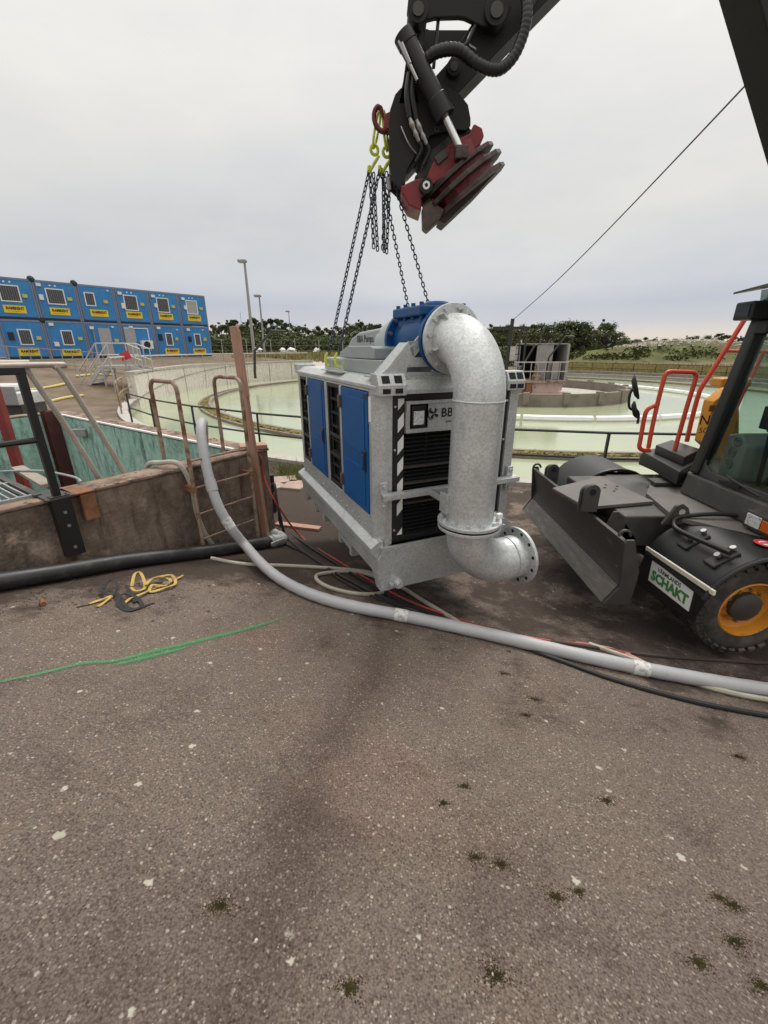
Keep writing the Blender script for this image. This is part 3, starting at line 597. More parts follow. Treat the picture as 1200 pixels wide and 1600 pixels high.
mb = MB(); q = at_y(29, 734, 5.0); mb.bar((q.x, 5.0, .2), (q.x + .02, 5.0, 2.2), .09, .09, (1, 0, 0)); tag(mb.build('red_post', mat('red_post_paint', (.20, .03, .025), .6, 0, .25, 6), bevel=.01), 'dark red steel post rising behind the grating walkway', 'post')
mb = MB(); mb.tube(smooth_path([tkp(2.36, 1.2, 1.28), tkp(2.12, .8, 1.30), tkp(1.98, .4, 1.27), tkp(2.0, .2, ZT + .03)], 6), .012, 6); tag(mb.build('thin_cable', GALVD, smooth=True), 'thin grey cable lying along the grating edge', 'cable')

# ================================================================== PUMP UNIT (built about its own base centre, then hung in place)
pu = thing('pump_unit', 'galvanised pump unit with blue doors and big grey discharge pipe hanging from chains', 'pump')
def pb(name, m, lo, hi, bev=0.0, par=None): mb = MB(); mb.box(lo, hi); return mb.build(name, m, par or pu, bevel=bev)
# base frame
sk = MB()
for s in (-1, 1):
    sk.py([(s * .60, .12), (s * .665, .16), (s * .665, .31), (s * .715, .36), (s * .715, .405), (s * .64, .455), (s * .60, .455)], -1.27, 1.27)
skid = sk.build('base_frame', GALV, pu, bevel=.004)
for s in (-1, 1):
    mb = MB(); mb.px([(-1.30, .405), (-1.30, -.005), (-1.20, -.005), (-1.09, .125), (-1.09, .40)], s * .59 - .045, s * .59 + .045); mb.build('skid_foot', GALV, skid, bevel=.004)
    mb = MB(); mb.px([(1.30, .40), (1.30, .02), (1.20, .02), (1.09, .13), (1.09, .40)], s * .59 - .045, s * .59 + .045); mb.build('skid_foot', GALV, skid, bevel=.004)
    for y0, y1, z in ((-.62, -.22, .02), (.30, .70, .04)):
        mb = MB(); x0, x1 = sorted((s * .56, s * .655))
        mb.px([(y0, .13), (y0, z), (y0 + .06, z), (y0 + .06, z + .06), (y1 - .06, z + .06), (y1 - .06, z), (y1, z), (y1, .13)], x0, x1); mb.build('fork_pocket', GALV, skid)
mb = MB(); mb.py([(-.62, .0), (.62, .0), (.66, .12), (.66, .30), (.60, .405), (-.60, .405), (-.66, .30), (-.66, .12)], -1.302, -1.275); mb.build('front_apron', GALV, skid, bevel=.003)
mb = MB(); mb.py([(-.6, .05), (.6, .05), (.64, .4), (-.64, .4)], 1.275, 1.29); mb.build('rear_apron', GALV, skid)
pb('floor_plate', GALVD, (-.6, -1.27, .14), (.6, 1.27, .17), par=skid)
mb = MB(); mb.cyl((-.485, -1.30, .06), (-.485, -1.355, .06), .042, 18); mb.cyl((-.485, -1.355, .06), (-.485, -1.365, .06), .03, 18); mb.build('drain_plug', GALV2, pu, smooth=True, bevel=.004)
mb = MB(); mb.box((-.565, -1.345, .045), (-.53, -1.303, .075)); mb.build('plug_lug', GALV, pu, bevel=.004)
# corner posts
for sx, x_in in ((-1, .515), (1, .575)):
    for sy in (-1, 1):
        mb = MB(); poly = [(sx * .652, sy * 1.115), (sx * .652, sy * 1.165), (sx * .575, sy * 1.252), (sx * x_in, sy * 1.252), (sx * x_in, sy * 1.20), (sx * .60, sy * 1.115)]
        poly = poly if sx < 0 else [(.665, sy * 1.10), (.665, sy * 1.252), (.575, sy * 1.252), (.575, sy * 1.20), (.60, sy * 1.10)]
        mb.pz(poly, .40, 1.655); mb.build('corner_post', GALV, pu, bevel=.003)
# side rails, roof
for s in (-1, 1):
    x0, x1 = sorted((s * .60, s * .652))
    pb('lower_rail', GALV, (x0, -1.113, .456), (x1, 1.113, .635), .003)
    pb('upper_rail', GALV, (x0, -1.113, 1.635), (x1, 1.113, 1.655), .003)
mb = MB(); mb.py([(-.66, 1.658), (-.66, 1.685), (-.575, 1.735), (.575, 1.735), (.66, 1.685), (.66, 1.658)], -1.262, 1.262); mb.build('roof', GALV, pu, bevel=.004)
mb = MB(); mb.px([(-1.30, 1.625), (-1.30, 1.655), (-1.255, 1.735), (-1.15, 1.738), (-1.15, 1.737)], -.425, .485); mb.build('front_beam', GALV, pu, bevel=.003)
pb('core', BLACKM, (-.585, -1.19, .45), (.585, 1.19, 1.64))
# corner lifting boxes with slots
for x0, x1 in ((-.655, -.43), (.49, .665)):
    cb_ = MB(); cb_.px([(-1.315, 1.618), (-1.315, 1.69), (-1.275, 1.768), (-1.16, 1.768), (-1.16, 1.618)], x0, x1); cbo = cb_.build('corner_box', GALV, pu, bevel=.004)
    w = x1 - x0
    for k in (.28, .72):
        cx = x0 + w * k
        mb = MB(); mb.box((cx - .03, -1.319, 1.633), (cx + .03, -1.312, 1.668)); mb.build('slot', BLACKM, cbo)
        mb = MB(); mb.px([(-1.311, 1.706), (-1.285, 1.756), (-1.281, 1.752), (-1.304, 1.703)], cx - .03, cx + .03); mb.build('slot', BLACKM, cbo)
for x0, x1 in ((-.655, -.43), (.43, .655)): pb('corner_box', GALV, (x0, 1.16, 1.66), (x1, 1.31, 1.76), .004)
# left (and right) flank: two doors, three grilles
def door(s, y0, y1, lock):
    xo = s * .662
    a, b = sorted((s * .632, xo))
    d = MB(); d.box((a, y0, .642), (b, y1, 1.628)); do = d.build('door', BLUE, pu, bevel=.006)
    a2, b2 = sorted((xo, xo + s * .006)); ym = y0 + (y1 - y0) * .5
    m_ = MB(); m_.box((a2, y0 + .06, .70), (b2, y1 - .05, 1.02)); m_.build('pressed_panel', BLUE, do, bevel=.005)
    m_ = MB(); m_.box((a2, y0 + .06, 1.14), (b2, y1 - .05, 1.57)); m_.build('pressed_panel', BLUE, do, bevel=.005)
    yl = y0 + .07 if lock < 0 else y1 - .07
    a3, b3 = sorted((xo - s * .002, xo + s * .012)); m_ = MB(); m_.box((a3, yl - .035, 1.0), (b3, yl + .035, 1.17)); m_.build('handle_recess', BLACK, do, bevel=.006)
    a4, b4 = sorted((xo + s * .010, xo + s * .026)); m_ = MB(); m_.box((a4, yl - .018, 1.03), (b4, yl + .018, 1.14)); m_.build('handle', BLUEV, do, bevel=.005)
    yh = y1 + .012 if lock < 0 else y0 - .012
    for z in (.78, 1.50): a5, b5 = sorted((s * .645, s * .684)); m_ = MB(); m_.box((a5, yh - .028, z - .055), (b5, yh + .028, z + .055)); m_.build('hinge', mat('hinge_brown', (.10, .055, .04), .6), do, bevel=.006)
    a6, b6 = sorted((xo, xo + s * .003)); m_ = MB(); m_.box((a6, y0 + .02, 1.575), (b6, y0 + .09, 1.61)); m_.build('small_label', BLACK, do)
    return do
def grille(s, y0, y1):
    a, b = sorted((s * .625, s * .650)); g = MB()
    t = .035
    g.box((a, y0, .642), (b, y0 + t, 1.628)); g.box((a, y1 - t, .642), (b, y1, 1.628))
    for z in (.642, .93, 1.13, 1.60): g.box((a, y0 + t, z), (b, y1 - t, z + t))
    go = g.build('side_grille', BLACK, pu, bevel=.004)
    for k in range(7):
        z = .70 + k * .13
        a2, b2 = sorted((s * .60, s * .636)); m_ = MB(); m_.box((a2, y0 + t, z), (b2, y1 - t, z + .018), Matrix.Identity(4)); m_.build('slat', BLACKM, go)
    return go
for s in (-1, 1):
    door(s, -1.108, -.475, -1); door(s, .065, .70, -1); grille(s, -.40, -.02); grille(s, .775, 1.08)
    for y0, y1 in ((-.472, -.403), (-.017, .062), (.703, .772), (1.083, 1.112)):
        a, b = sorted((s * .60, s * .653)); pb('door_post', GALV, (a, y0, .636), (b, y1, 1.634), .003)
    bl = MB()
    for i in range(14): y = -1.0 + i * .16; bl.cyl((s * .652, y, .52), (s * .66, y, .52), .009, 6)
    bl.build('bolts', GALV2, pu)
# plain white sticker on the front corner post
mb = MB(); mb.box((-.6555, -1.163, 1.40), (-.6525, -1.117, 1.60)); st = mb.build('sticker', WHITE, pu)
mb = MB(); mb.box((-.6565, -1.158, 1.404), (-.6558, -1.122, 1.412)); mb.build('print_line', INK, st)
# front face: black panel, louvres, hazard stripes, light box
FY = -1.252
fp = MB()
for lo, hi in (((-.513, FY + .02, .405), (-.405, FY + .045, 1.620)), ((.42, FY + .02, .405), (.573, FY + .045, 1.620)), ((-.405, FY + .02, 1.572), (.42, FY + .045, 1.620)), ((-.405, FY + .02, .405), (.42, FY + .045, .46))): fp.box(lo, hi)
fpo = fp.build('front_panel', BLACK, pu, bevel=.002)
for k in range(25):
    z = .475 + k * .034
    mb = MB(); big = k in (8, 13, 17); d_ = .0 if not big else .02
    mb.px([(FY + .06, z), (FY + .03 - d_, z - .012), (FY + .03 - d_, z - .007), (FY + .06, z + .006)], -.404, .419); mb.build('louvre_slat', EXC if big else BLACK, fpo)
for k in range(3): mb = MB(); mb.box((-.2 + .25 * k, FY + .05, .465), (-.185 + .25 * k, FY + .065, 1.32)); mb.build('louvre_stay', BLACK, fpo)
for x0, x1 in ((-.462, -.412), (.492, .540)):
    for k in range(7):
        z = .47 + k * .172; sl_ = .06 if x0 < 0 else -.06
        z0a, z0b = (z, z + .055) if x0 < 0 else (z + .055, z)
        if k == 0: poly = [(x0, z), (x1, z), (x1, z + .06)] if x0 < 0 else [(x0, z), (x1, z), (x0, z + .06)]
        elif k == 6: poly = [(x0, z0a), (x1, z0b), (x1, z + .085), (x0, z + .085)]
        else: poly = [(x0, z0a), (x1, z0b), (x1, z0b + .10), (x0, z0a + .10)]
        mb = MB(); mb.py(poly, FY + .0165, FY + .0195); mb.build('hazard_stripe', WHITE, fpo)
bl = MB()
for x in (-.488, .558):
    for z in (.52, .85, 1.2, 1.53): bl.cyl((x, FY + .02, z), (x, FY + .008, z), .009, 8)
bl.build('bolts', GALV2, fpo, smooth=True)
lb = MB(); lx0, lx1, lz0, lz1 = -.402, .415, 1.325, 1.568
for lo, hi in (((lx0, FY - .01, lz0), (lx1, FY + .03, lz0 + .03)), ((lx0, FY - .01, lz1 - .025), (lx1, FY + .03, lz1)), ((lx0, FY - .01, lz0 + .03), (lx0 + .03, FY + .03, lz1 - .025)), ((lx1 - .03, FY - .01, lz0 + .03), (lx1, FY + .03, lz1 - .025))): lb.box(lo, hi)
lbo = lb.build('light_box', GALV, pu, bevel=.003)
pb('light_recess', BLACK, (-.372, FY + .03, 1.355), (-.21, FY + .04, 1.543), par=lbo)
pb('work_lamp', BLACK, (-.352, FY + .0, 1.37), (-.232, FY + .03, 1.53), .008, lbo)
wl_ = pb('lamp_lens', LAMP, (-.338, FY - .006, 1.385), (-.246, FY + .0, 1.49), .006, lbo)
np_ = pb('name_plate', GALV, (-.205, FY + .006, 1.355), (.385, FY + .018, 1.543), .003, lbo)
text('lettering', 'BBA', .098, frame((-.002, FY + .005, 1.462), (1, 0, 0), (0, 0, 1)), INK, lbo, bold=.002)
text('lettering', 'pumps', .03, frame((.0, FY + .005, 1.395), (1, 0, 0), (0, 0, 1)), INK, lbo)
def logo(c, r, par, nrm_y=-1):
    mb = MB(); c = Vector(c)
    for k in range(4):
        a = math.pi / 4 + k * math.pi / 2; d = Vector((math.cos(a), 0, math.sin(a))); e_ = Vector((-math.sin(a), 0, math.cos(a)))
        vs = [c + d * r * .12 - e_ * r * .12, c + d * r * .95 - e_ * r * .05, c + d * r * .8 + e_ * r * .5, c + d * r * .15 + e_ * r * .15]
        mb.add([v for v in vs] + [v + Vector((0, -.002, 0)) for v in vs], [(0, 1, 2, 3), (7, 6, 5, 4), (0, 4, 5, 1), (1, 5, 6, 2), (2, 6, 7, 3), (3, 7, 4, 0)])
    ar = arc(c, r * 1.12, R(120), R(250), (1, 0, 0), (0, 0, 1), 10); mb.tube(ar, r * .10, 4)
    return mb.build('emblem', INK, par)
logo((-.156, FY + .004, 1.462), .046, lbo); logo((.14, -1.304, 1.665), .016, pu)
text('lettering', 'BBA PUMPS', .02, frame((.22, -1.3025, 1.645), (1, 0, 0), (0, 0, 1)), INK, pu)
# clamp bar with pipe collar
PXC, PYC, PR = -.065, -1.69, .178
cbm = MB(); cbm.box((-.63, -1.345, .828), (.70, -1.325, .872)); cbm.box((-.63, -1.325, .868), (.70, -1.28, .876))
cl_ = cbm.build('clamp_bar', GALV, pu, bevel=.003)
for s in (-1, 1): mb = MB(); mb.bar((PXC + s * .15, -1.345, .85), (PXC + s * .15, PYC + .12, .85), .010, .05); mb.build('collar_strap', GALV, cl_)
mb = MB(); mb.box((PXC - .20, PYC + .02, .78), (PXC - .165, PYC + .12, .93)); mb.build('pipe_lug', GALV, cl_, bevel=.003)
mb = MB()
for x in (-.60, .63):
    mb.box((x - .03, -1.29, .74), (x + .03, -1.262, .96))
    for z in (.77, .93): mb.cyl((x, -1.29, z), (x, -1.31, z), .018, 6)
mb.build('clamp_bracket', GALV, cl_, bevel=.003)
# discharge pipe: upper flange, elbow, riser, lower flanges, outlet elbow
def flange(name, c, ax, r, th, mt, par=None, nb=12, hole=None):
    mb = MB(); a = Vector(ax).normalized(); ri = hole or .0
    mb.lathe([(ri, 0), (r, 0), (r, th), (ri, th)], c, a, 48, closed=bool(hole)); o_ = mb.build(name, mt, par or pu, smooth=True, bevel=.003)
    b_ = MB(); bolt_ring(b_, Vector(c) + a * th, a, r * .86, nb, .016, .022, .13); bolt_ring(b_, Vector(c), -a, r * .86, nb, .016, .03, -.13) if nb else None
    b_.build('bolts', GALV2, o_, smooth=True); return o_
UZ, ER = 2.00, .39
ey = PYC + ER
up = flange('upper_flange', (PXC, ey, UZ), (0, -1, 0), .243, .03, GALV2)
mb = MB(); mb.tube([(PXC, ey - .02, UZ)] + arc((PXC, ey, UZ - ER), ER, math.pi / 2, math.pi, (0, 1, 0), (0, 0, 1), 20) + [(PXC, PYC, 1.60)], PR, 40); el_ = mb.build('upper_elbow', galv('galvanised_elbow', (.64, .66, .65), .46), pu, smooth=True)
mb = MB(); mb.tube([(PXC, PYC, 1.612), (PXC, PYC, .70)], PR, 40); ris = mb.build('riser_pipe', GALV2, pu, smooth=True)
mb = MB(); mb.tube(arc((PXC, PYC, 1.606), PR + .001, 0, 2 * math.pi * .999, (1, 0, 0), (0, 1, 0), 48), .006, 6); mb.build('weld_seam', GALV2, ris, smooth=True)
mb = MB(); mb.box((.06, PYC - PR - .002, .765), (.10, PYC - PR + .03, .80)); mb.build('small_label', WHITE, ris)
for a in (R(200), R(255), R(310), R(20), R(75), R(130)):
    d = Vector((math.cos(a), 0, math.sin(a))); c = Vector((PXC, ey - .03, UZ)); mb = MB()
    mb.bar(c + d * (PR + .0), c + d * (PR + .0) + Vector((0, -.085, 0)) + d * .012, .008, .055, d); mb.build('gusset', GALV2, up)
flange('riser_flange', (PXC, PYC, .70), (0, 0, 1), .243, .026, GALV2); 
mb = MB(); mb.lathe([(0, 0), (.235, 0), (.235, .012), (0, .012)], (PXC, PYC, .686), (0, 0, 1), 40); mb.build('gasket', BLACK, pu)
flange('elbow_flange', (PXC, PYC, .66), (0, 0, 1), .24, .024, GALV2, nb=0)
er2 = .36
mb = MB(); mb.tube([(PXC, PYC, .68)] + arc((PXC + er2, PYC, .66), er2, math.pi, 1.5 * math.pi, (1, 0, 0), (0, 0, 1), 20) + [(.445, PYC + .01, .30)], PR, 40); lo_ = mb.build('outlet_elbow', GALV2, pu, smooth=True)
mb = MB(); mb.tube([(x, PYC + math.cos(a) * (PR + .001), .30 + math.sin(a) * (PR + .001)) for a in [2 * math.pi * k / 40 for k in range(40)] for x in (.34,)], .005, 5, closed=True); mb.build('weld_seam', GALV2, lo_, smooth=True)
mb = MB(); mb.lathe([(PR - .01, 0), (.243, 0), (.243, .028), (PR - .01, .028)], (.445, PYC + .01, .30), (1, 0, 0), 48, closed=True); of = mb.build('outlet_flange', GALV2, pu, smooth=True, bevel=.003)
for k in range(12):
    a = .2 + 2 * math.pi * k / 12; p = Vector((.445, PYC + .01 + .21 * math.cos(a), .30 + .21 * math.sin(a)))
    mb = MB(); mb.cyl(p - Vector((.0015, 0, 0)), p + Vector((.0295, 0, 0)), .015, 12); mb.build('bolt_hole', BLACKM, of)
mb = MB(); mb.lathe([(0, .0), (PR - .01, .0)], (.40, PYC + .01, .30), (1, 0, 0), 32); mb.build('pipe_bore', BLACKM, of)
# blue valve behind the flange
mb = MB(); mb.tube([(PXC, ey + .0, UZ), (PXC, ey + .08, UZ), (PXC, -1.12, UZ + .01), (PXC, -.90, UZ + .01), (PXC, -.74, UZ), (PXC, -.63, UZ)], [.185, .185, .215, .215, .18, .18], 32); vb = mb.build('valve_body', BLUEV, pu, smooth=True)
for y0, nb in ((ey + .035, 0), (-.665, 12)):
    mb = MB(); mb.lathe([(0, 0), (.24, 0), (.24, .04), (0, .04)], (PXC, y0 + .04, UZ), (0, -1, 0), 40); fo = mb.build('valve_flange', BLUEV, vb, smooth=True, bevel=.003)
    if nb: b_ = MB(); bolt_ring(b_, (PXC, y0, UZ), (0, -1, 0), .212, 12, .017, .025); b_.build('bolts', STEEL, fo, smooth=True)
mb = MB(); mb.box((PXC - .18, -1.17, UZ + .08), (PXC + .18, -.755, UZ + .160)); mb.build('valve_bonnet', BLUEV, vb, bevel=.02)
mb = MB(); mb.box((PXC - .212, -1.20, UZ + .162), (PXC + .212, -.725, UZ + .232)); cv = mb.build('valve_cover', BLUEV, vb, bevel=.012)
for x in (-.18, .18):
    for k in range(4): b_ = MB(); b_.cyl((PXC + x, -1.16 + k * .13, UZ + .14), (PXC + x, -1.16 + k * .13, UZ + .255), .017, 6); b_.build('bolt', BLUEV, vb)
mb = MB(); mb.lathe([(0, 0), (.12, 0), (.11, .03), (.08, .045), (0, .05)], (PXC + .05, -.98, UZ + .232), (0, 0, 1), 20); mb.build('cap', BLUEV, cv, smooth=True)
# flange bracket on the front beam
def brk(y, th):
    mb = MB(); o_ = len(mb.v)
    # plate with a triangular window, made of three strips
    for poly in ([(-.60, 1.740), (-.33, 1.985), (-.30, 1.985), (-.20, 1.885), (-.40, 1.740)], [(-.33, 1.985), (-.285, 1.985), (-.10, 2.15), (-.085, 2.06), (-.245, 1.905)], [(-.40, 1.74), (-.175, 1.885), (-.075, 1.885), (-.02, 1.80), (.05, 1.74)], [(-.155, 1.98), (-.10, 2.05), (-.075, 2.05), (-.075, 1.87), (-.155, 1.87)], [(.05, 1.74), (-.03, 1.81), (.40, 1.81), (.44, 1.74)]): mb.py(poly, y, y + th)
    return mb
def brk2(y, th, sgn=1):
    mb = MB(); f = lambda q: (PXC + sgn * (q[0] - PXC), q[1])
    for poly in ([(-.60, 1.747), (-.383, 1.985), (-.345, 1.985), (-.335, 1.877), (-.39, 1.81), (-.40, 1.747)], [(-.383, 1.985), (-.332, 1.99), (-.174, 2.16), (-.10, 2.2), (-.10, 2.05), (-.20, 2.03), (-.257, 1.963), (-.335, 1.877), (-.36, 1.9)], [(-.40, 1.747), (-.39, 1.775), (-.178, 1.772), (-.10, 1.747)], [(-.39, 1.81), (-.335, 1.877), (-.236, 1.877), (-.12, 1.86), (-.17, 1.81)], [(-.257, 1.963), (-.20, 2.03), (-.10, 2.05), (-.10, 1.86), (-.236, 1.876)], [(-.178, 1.772), (-.17, 1.81), (-.12, 1.86), (-.05, 1.80), (-.05, 1.747), (-.10, 1.747)]): mb.py([f(q) for q in poly], y, y + th)
    return mb
for s in (-1, 1):
    b = brk2(-1.235, .014, -s if s > 0 else 1).build('flange_bracket', GALV, pu)
mb = MB(); mb.px([(-1.235, 0), (-1.235, .012), (-.98, .012), (-.98, 0)], 0, .001) if False else None
for s in (1, -1):
    mb = MB(); f = lambda x: PXC + s * (x - PXC)
    mb.add([(f(-.62), -1.236, 1.748), (f(-.345), -1.236, 1.980), (f(-.345), -1.00, 1.980), (f(-.62), -1.10, 1.748), (f(-.61), -1.236, 1.738), (f(-.335), -1.236, 1.968), (f(-.335), -1.00, 1.968), (f(-.61), -1.10, 1.738)], [(0, 1, 2, 3), (7, 6, 5, 4), (0, 4, 5, 1), (1, 5, 6, 2), (2, 6, 7, 3), (3, 7, 4, 0)]); mb.build('bracket_web', GALV, pu)
mb = MB(); mb.box((-.64, -1.25, 1.736), (.52, -1.0, 1.746)); [mb.cyl((-.28 + .14 * k, -1.22, 1.745), (-.28 + .14 * k, -1.22, 1.765), .014, 6) for k in range(5)]; mb.build('bracket_base', GALV, pu)
# pump volute tube and engine hood
mb = MB(); mb.tube([(PXC, -.63, UZ), (PXC, -.5, UZ), (PXC, -.3, UZ - .03)], [.205, .205, .19], 32); mb.build('suction_tube', mat('light_grey_paint', (.42, .45, .45), .45, 0, .06), pu, smooth=True)
HG = mat('hood_grey', (.36, .39, .39), .4, .3, .1, 4)
mb = MB(); hood = [(-.43, 1.86), (-.45, 2.095), (-.33, 2.11), (.18, 2.09), (.40, 2.035), (.55, 1.94), (.60, 1.86)]; mb.px(hood, PXC - .17, PXC + .20); ho = mb.build('engine_hood', HG, pu, bevel=.025, seg=3)
mb = MB(); mb.px([(-.74, 1.855), (-.74, 1.94), (-.66, 1.958), (-.1, 1.958), (.16, 1.900), (.16, 1.855)], -.45, .45); mb.build('hood_shoulder', HG, ho, bevel=.008)
mb = MB(); mb.px([(-.95, 1.737), (-.95, 1.850), (.62, 1.850), (.62, 1.737)], -.47, .47); mb.build('hood_base', HG, ho, bevel=.006)
text('lettering', 'BBA Pumps', .092, frame((PXC - .1715, -.01, 2.022), (0, -1, 0), (0, 0, 1)), INK, ho)
# lifting lug plates with oblong holes, both sides
for s in (-1, 1):
    mb = MB(); a, b = sorted((s * .60, s * .585)); y0, y1 = (-.36, .14) if s < 0 else (-.36, .52)
    mb.box((a, y0, 1.72), (b, y1, 1.765)); mb.box((a, y0, 1.825), (b, y1, 1.85))
    for k in range(6): yy = y0 + k * (y1 - y0 - .03) / 5; mb.box((a, yy, 1.765), (b, yy + .03, 1.825))
    lg = mb.build('lifting_lug', GALV, pu, bevel=.003)
    mb = MB(); a, b = sorted((s * .64, s * .55)); mb.box((a, y0 - .03, 1.735), (b, y1 + .03, 1.745)); mb.build('lug_foot', GALV, lg)
PO, PA = Vector((.026, 4.567, .46)), R(24)
place(pu, PO, PA)
PM = Matrix.Translation(PO) @ Matrix.Rotation(PA, 4, 'Z')
def pl(x, y, z): return PM @ Vector((x, y, z))

# ------------------------------------------------------------------ chain slings
HK = Vector((-.03, 4.50, 4.20))
def chain(name, a, b, par, pitch=.040, w=.0125, wire=.0058, mt=CHAIN, sag=0.0):
    a, b = Vector(a), Vector(b); L_ = (b - a).length; n = max(2, int(L_ / pitch)); mb = MB(); d = (b - a) / n; t = d.normalized(); u = t.orthogonal().normalized(); v = t.cross(u)
    tw = random.uniform(0, 3)
    for i in range(n):
        c = a + d * (i + .5) + Vector((0, 0, -sag * 4 * (i / n) * (1 - i / n))); s_ = (u if i % 2 else v) * math.cos(tw) + (v if i % 2 else -u) * math.sin(tw)
        h = pitch * .5 + wire * .9 - w; pts = []
        for k in range(5): q = math.pi * k / 4; pts.append(c + t * (h + w * math.sin(q)) + s_ * w * math.cos(q))
        for k in range(5): q = math.pi * k / 4; pts.append(c - t * (h + w * math.sin(q)) - s_ * w * math.cos(q))
        mb.tube(pts, wire, 5, closed=True)
    return mb.build(name, mt, par, smooth=True)
def sling(label, top, lugs, tails, ringc):
    t = thing('chain_sling', label, 'chain sling', top, group='chain slings on the excavator hook')
    c = Vector(ringc)
    def loop(cc, a, b, r, n=16, ax=(0, 0, 1), sd=(1, 0, 0)): return [Vector(cc) + Vector(sd) * a * math.cos(q) + Vector(ax) * b * math.sin(q) for q in [2 * math.pi * k / n for k in range(n)]]
    mb = MB(); mb.tube(loop((c + Vector(top)) / 2 + Vector((0, 0, .04)), .028, (c - Vector(top)).length / 2 + .04, .01, sd=(.5, .87, 0), ax=(c - Vector(top)).normalized()), .011, 8, closed=True); mb.build('master_link', LIME, t, smooth=True)
    mb = MB(); mb.tube(loop(Vector(top) + Vector((0, 0, -.01)), .034, .034, .012, sd=(.9, .43, 0)), .013, 8, closed=True); mb.build('eye_hook', LIME, t, smooth=True)
    mb = MB(); mb.tube([Vector(top) + Vector((.04, 0, -.05)), Vector(top) + Vector((.0, 0, -.10)), Vector(top) + Vector((-.04, 0, -.16))], [.012, .015, .011], 8)
    mb.tube([Vector(top) + Vector((-.045, 0, -.12)), Vector(top) + Vector((-.05, 0, -.17))], .015, 8); mb.tube([Vector(top) + Vector((.045, 0, -.12)), Vector(top) + Vector((.045, 0, -.17))], .015, 8); mb.build('grab_hook', LIME, t, smooth=True)
    for i, l_ in enumerate(lugs):
        st_ = Vector(top) + Vector((-.045 + .09 * (i % 2), 0, -.15)); chain('chain', st_, l_ + Vector((0, 0, .09)), t)
        mb = MB(); mb.tube(smooth_path([l_ + Vector((-.01, 0, .10)), l_ + Vector((-.035, 0, .05)), l_ + Vector((-.02, 0, -.015)), l_ + Vector((.03, 0, -.02)), l_ + Vector((.04, 0, .03))], 4), [.012] * 8 + [.014] * 9, 8); mb.build('load_hook', LIME, t, smooth=True)
    for a, b in tails: chain('chain_tail', a, b, t, pitch=.038)
    return t
t1, t2 = at_y(585, 232, 4.48), at_y(604, 236, 4.5)
b1 = [(t1 + Vector((-.04, 0, -.16)), at_y(584, 388, 4.48)), (t1 + Vector((-.01, .03, -.16)), at_y(590, 392, 4.5))]
b2 = [(t2 + Vector((-.03, 0, -.16)), at_y(600, 394, 4.5)), (t2 + Vector((.03, .02, -.16)), at_y(604, 396, 4.53)), (t2 + Vector((.0, -.04, -.16)), at_y(598, 390, 4.44))]
sling('two leg chain sling with lime hook, running to the lug on the blue door side', t1, [pl(-.592, .05, 1.80), pl(-.592, -.25, 1.80)], b1, HK + Vector((-.01, 0, -.02)))
sling('two leg chain sling with lime hook, running down behind the blue valve', t2, [pl(.592, .45, 1.80), pl(.592, -.10, 1.80)], b2, HK + Vector((.03, 0, -.03)))

# ================================================================== WHEELED EXCAVATOR (front towards -x)
ex = thing('wheeled_excavator', 'dark grey wheeled excavator with dozer blade, lifting with its boom', 'excavator', (4.6, 4.3, 0))
def eb(name, m, lo, hi, bev=.006, par=None, M=None): mb = MB(); mb.box(lo, hi, M); return mb.build(name, m, par or ex, bevel=bev)
# dozer blade
bl = MB(); prof = [(1.965, .28), (2.075, .445), (2.095, .56), (2.08, .70), (2.03, .875), (2.055, .885), (2.11, .70), (2.125, .56), (2.105, .44), (1.995, .272)]
bl.py(prof, 3.235, 5.565); BLADE = mat('worn_blade_paint', (.060, .055, .050), .5, .1, .3, 4, (.20, .165, .135), (.60, .70), 5, .12, 80, stretch=(1, .8, 3.5)); blo = bl.build('dozer_blade', BLADE, ex, smooth=True)
mb = MB(); mb.py([(1.950, .275), (2.066, .447), (2.071, .444), (1.958, .270)], 3.25, 5.55); mb.build('cutting_edge', mat('scuffed_edge_steel', (.15, .135, .12), .45, .35, .3, 6, (.30, .26, .22), (.58, .70), 6, .15, 80, stretch=(1, .6, 4)), blo)
for y0, y1 in ((3.205, 3.232), (5.568, 5.595)):
    mb = MB(); mb.py([(1.955, .275), (2.06, .445), (2.02, .875), (2.04, .90), (2.10, .90), (2.20, .60), (2.19, .27)], y0, y1); mb.build('end_plate', EXC, blo, bevel=.004)
def lug(name, par, px_, py_, y, h=.16, w=.10, th=.035, m=EXC):
    p = at_y(px_, py_, y); mb = MB(); n = 10
    out = [(p.x - w / 2, p.z), (p.x + w / 2, p.z), (p.x + w / 2, p.z + h - w / 2)] + [(p.x + w / 2 * math.cos(a), p.z + h - w / 2 + w / 2 * math.sin(a)) for a in [math.pi * k / n for k in range(1, n)]] + [(p.x - w / 2, p.z + h - w / 2)]
    mb.py(out, y, y + th); o_ = mb.build(name, m, par, bevel=.004)
    b_ = MB(); b_.cyl((p.x, y - .004, p.z + h - w / 2), (p.x, y + th + .004, p.z + h - w / 2), w * .22, 14); b_.build('pin_hole', BLACKM, o_); return o_
for y in (3.62, 3.70): lug('mount_lug', blo, 921 + (0 if y < 3.65 else -6), 800, y, .26, .14, .04)
for y in (5.12, 5.20): lug('mount_lug', blo, 862 + (0 if y < 5.15 else -4), 757, y, .26, .14, .04)
for y in (3.30, 5.52):
    mb = MB(); mb.tube(arc((2.06, y, .90), .05, 0, math.pi, (1, 0, 0), (0, 0, 1), 8), .014, 8); mb.build('lifting_eye', EXC, blo, smooth=True)
mb = MB(); mb.py([(2.08, .80), (2.14, .98), (2.18, .98), (2.40, .70), (2.12, .66)], 3.66, 3.68); mb.build('stiffener', EXC, blo)
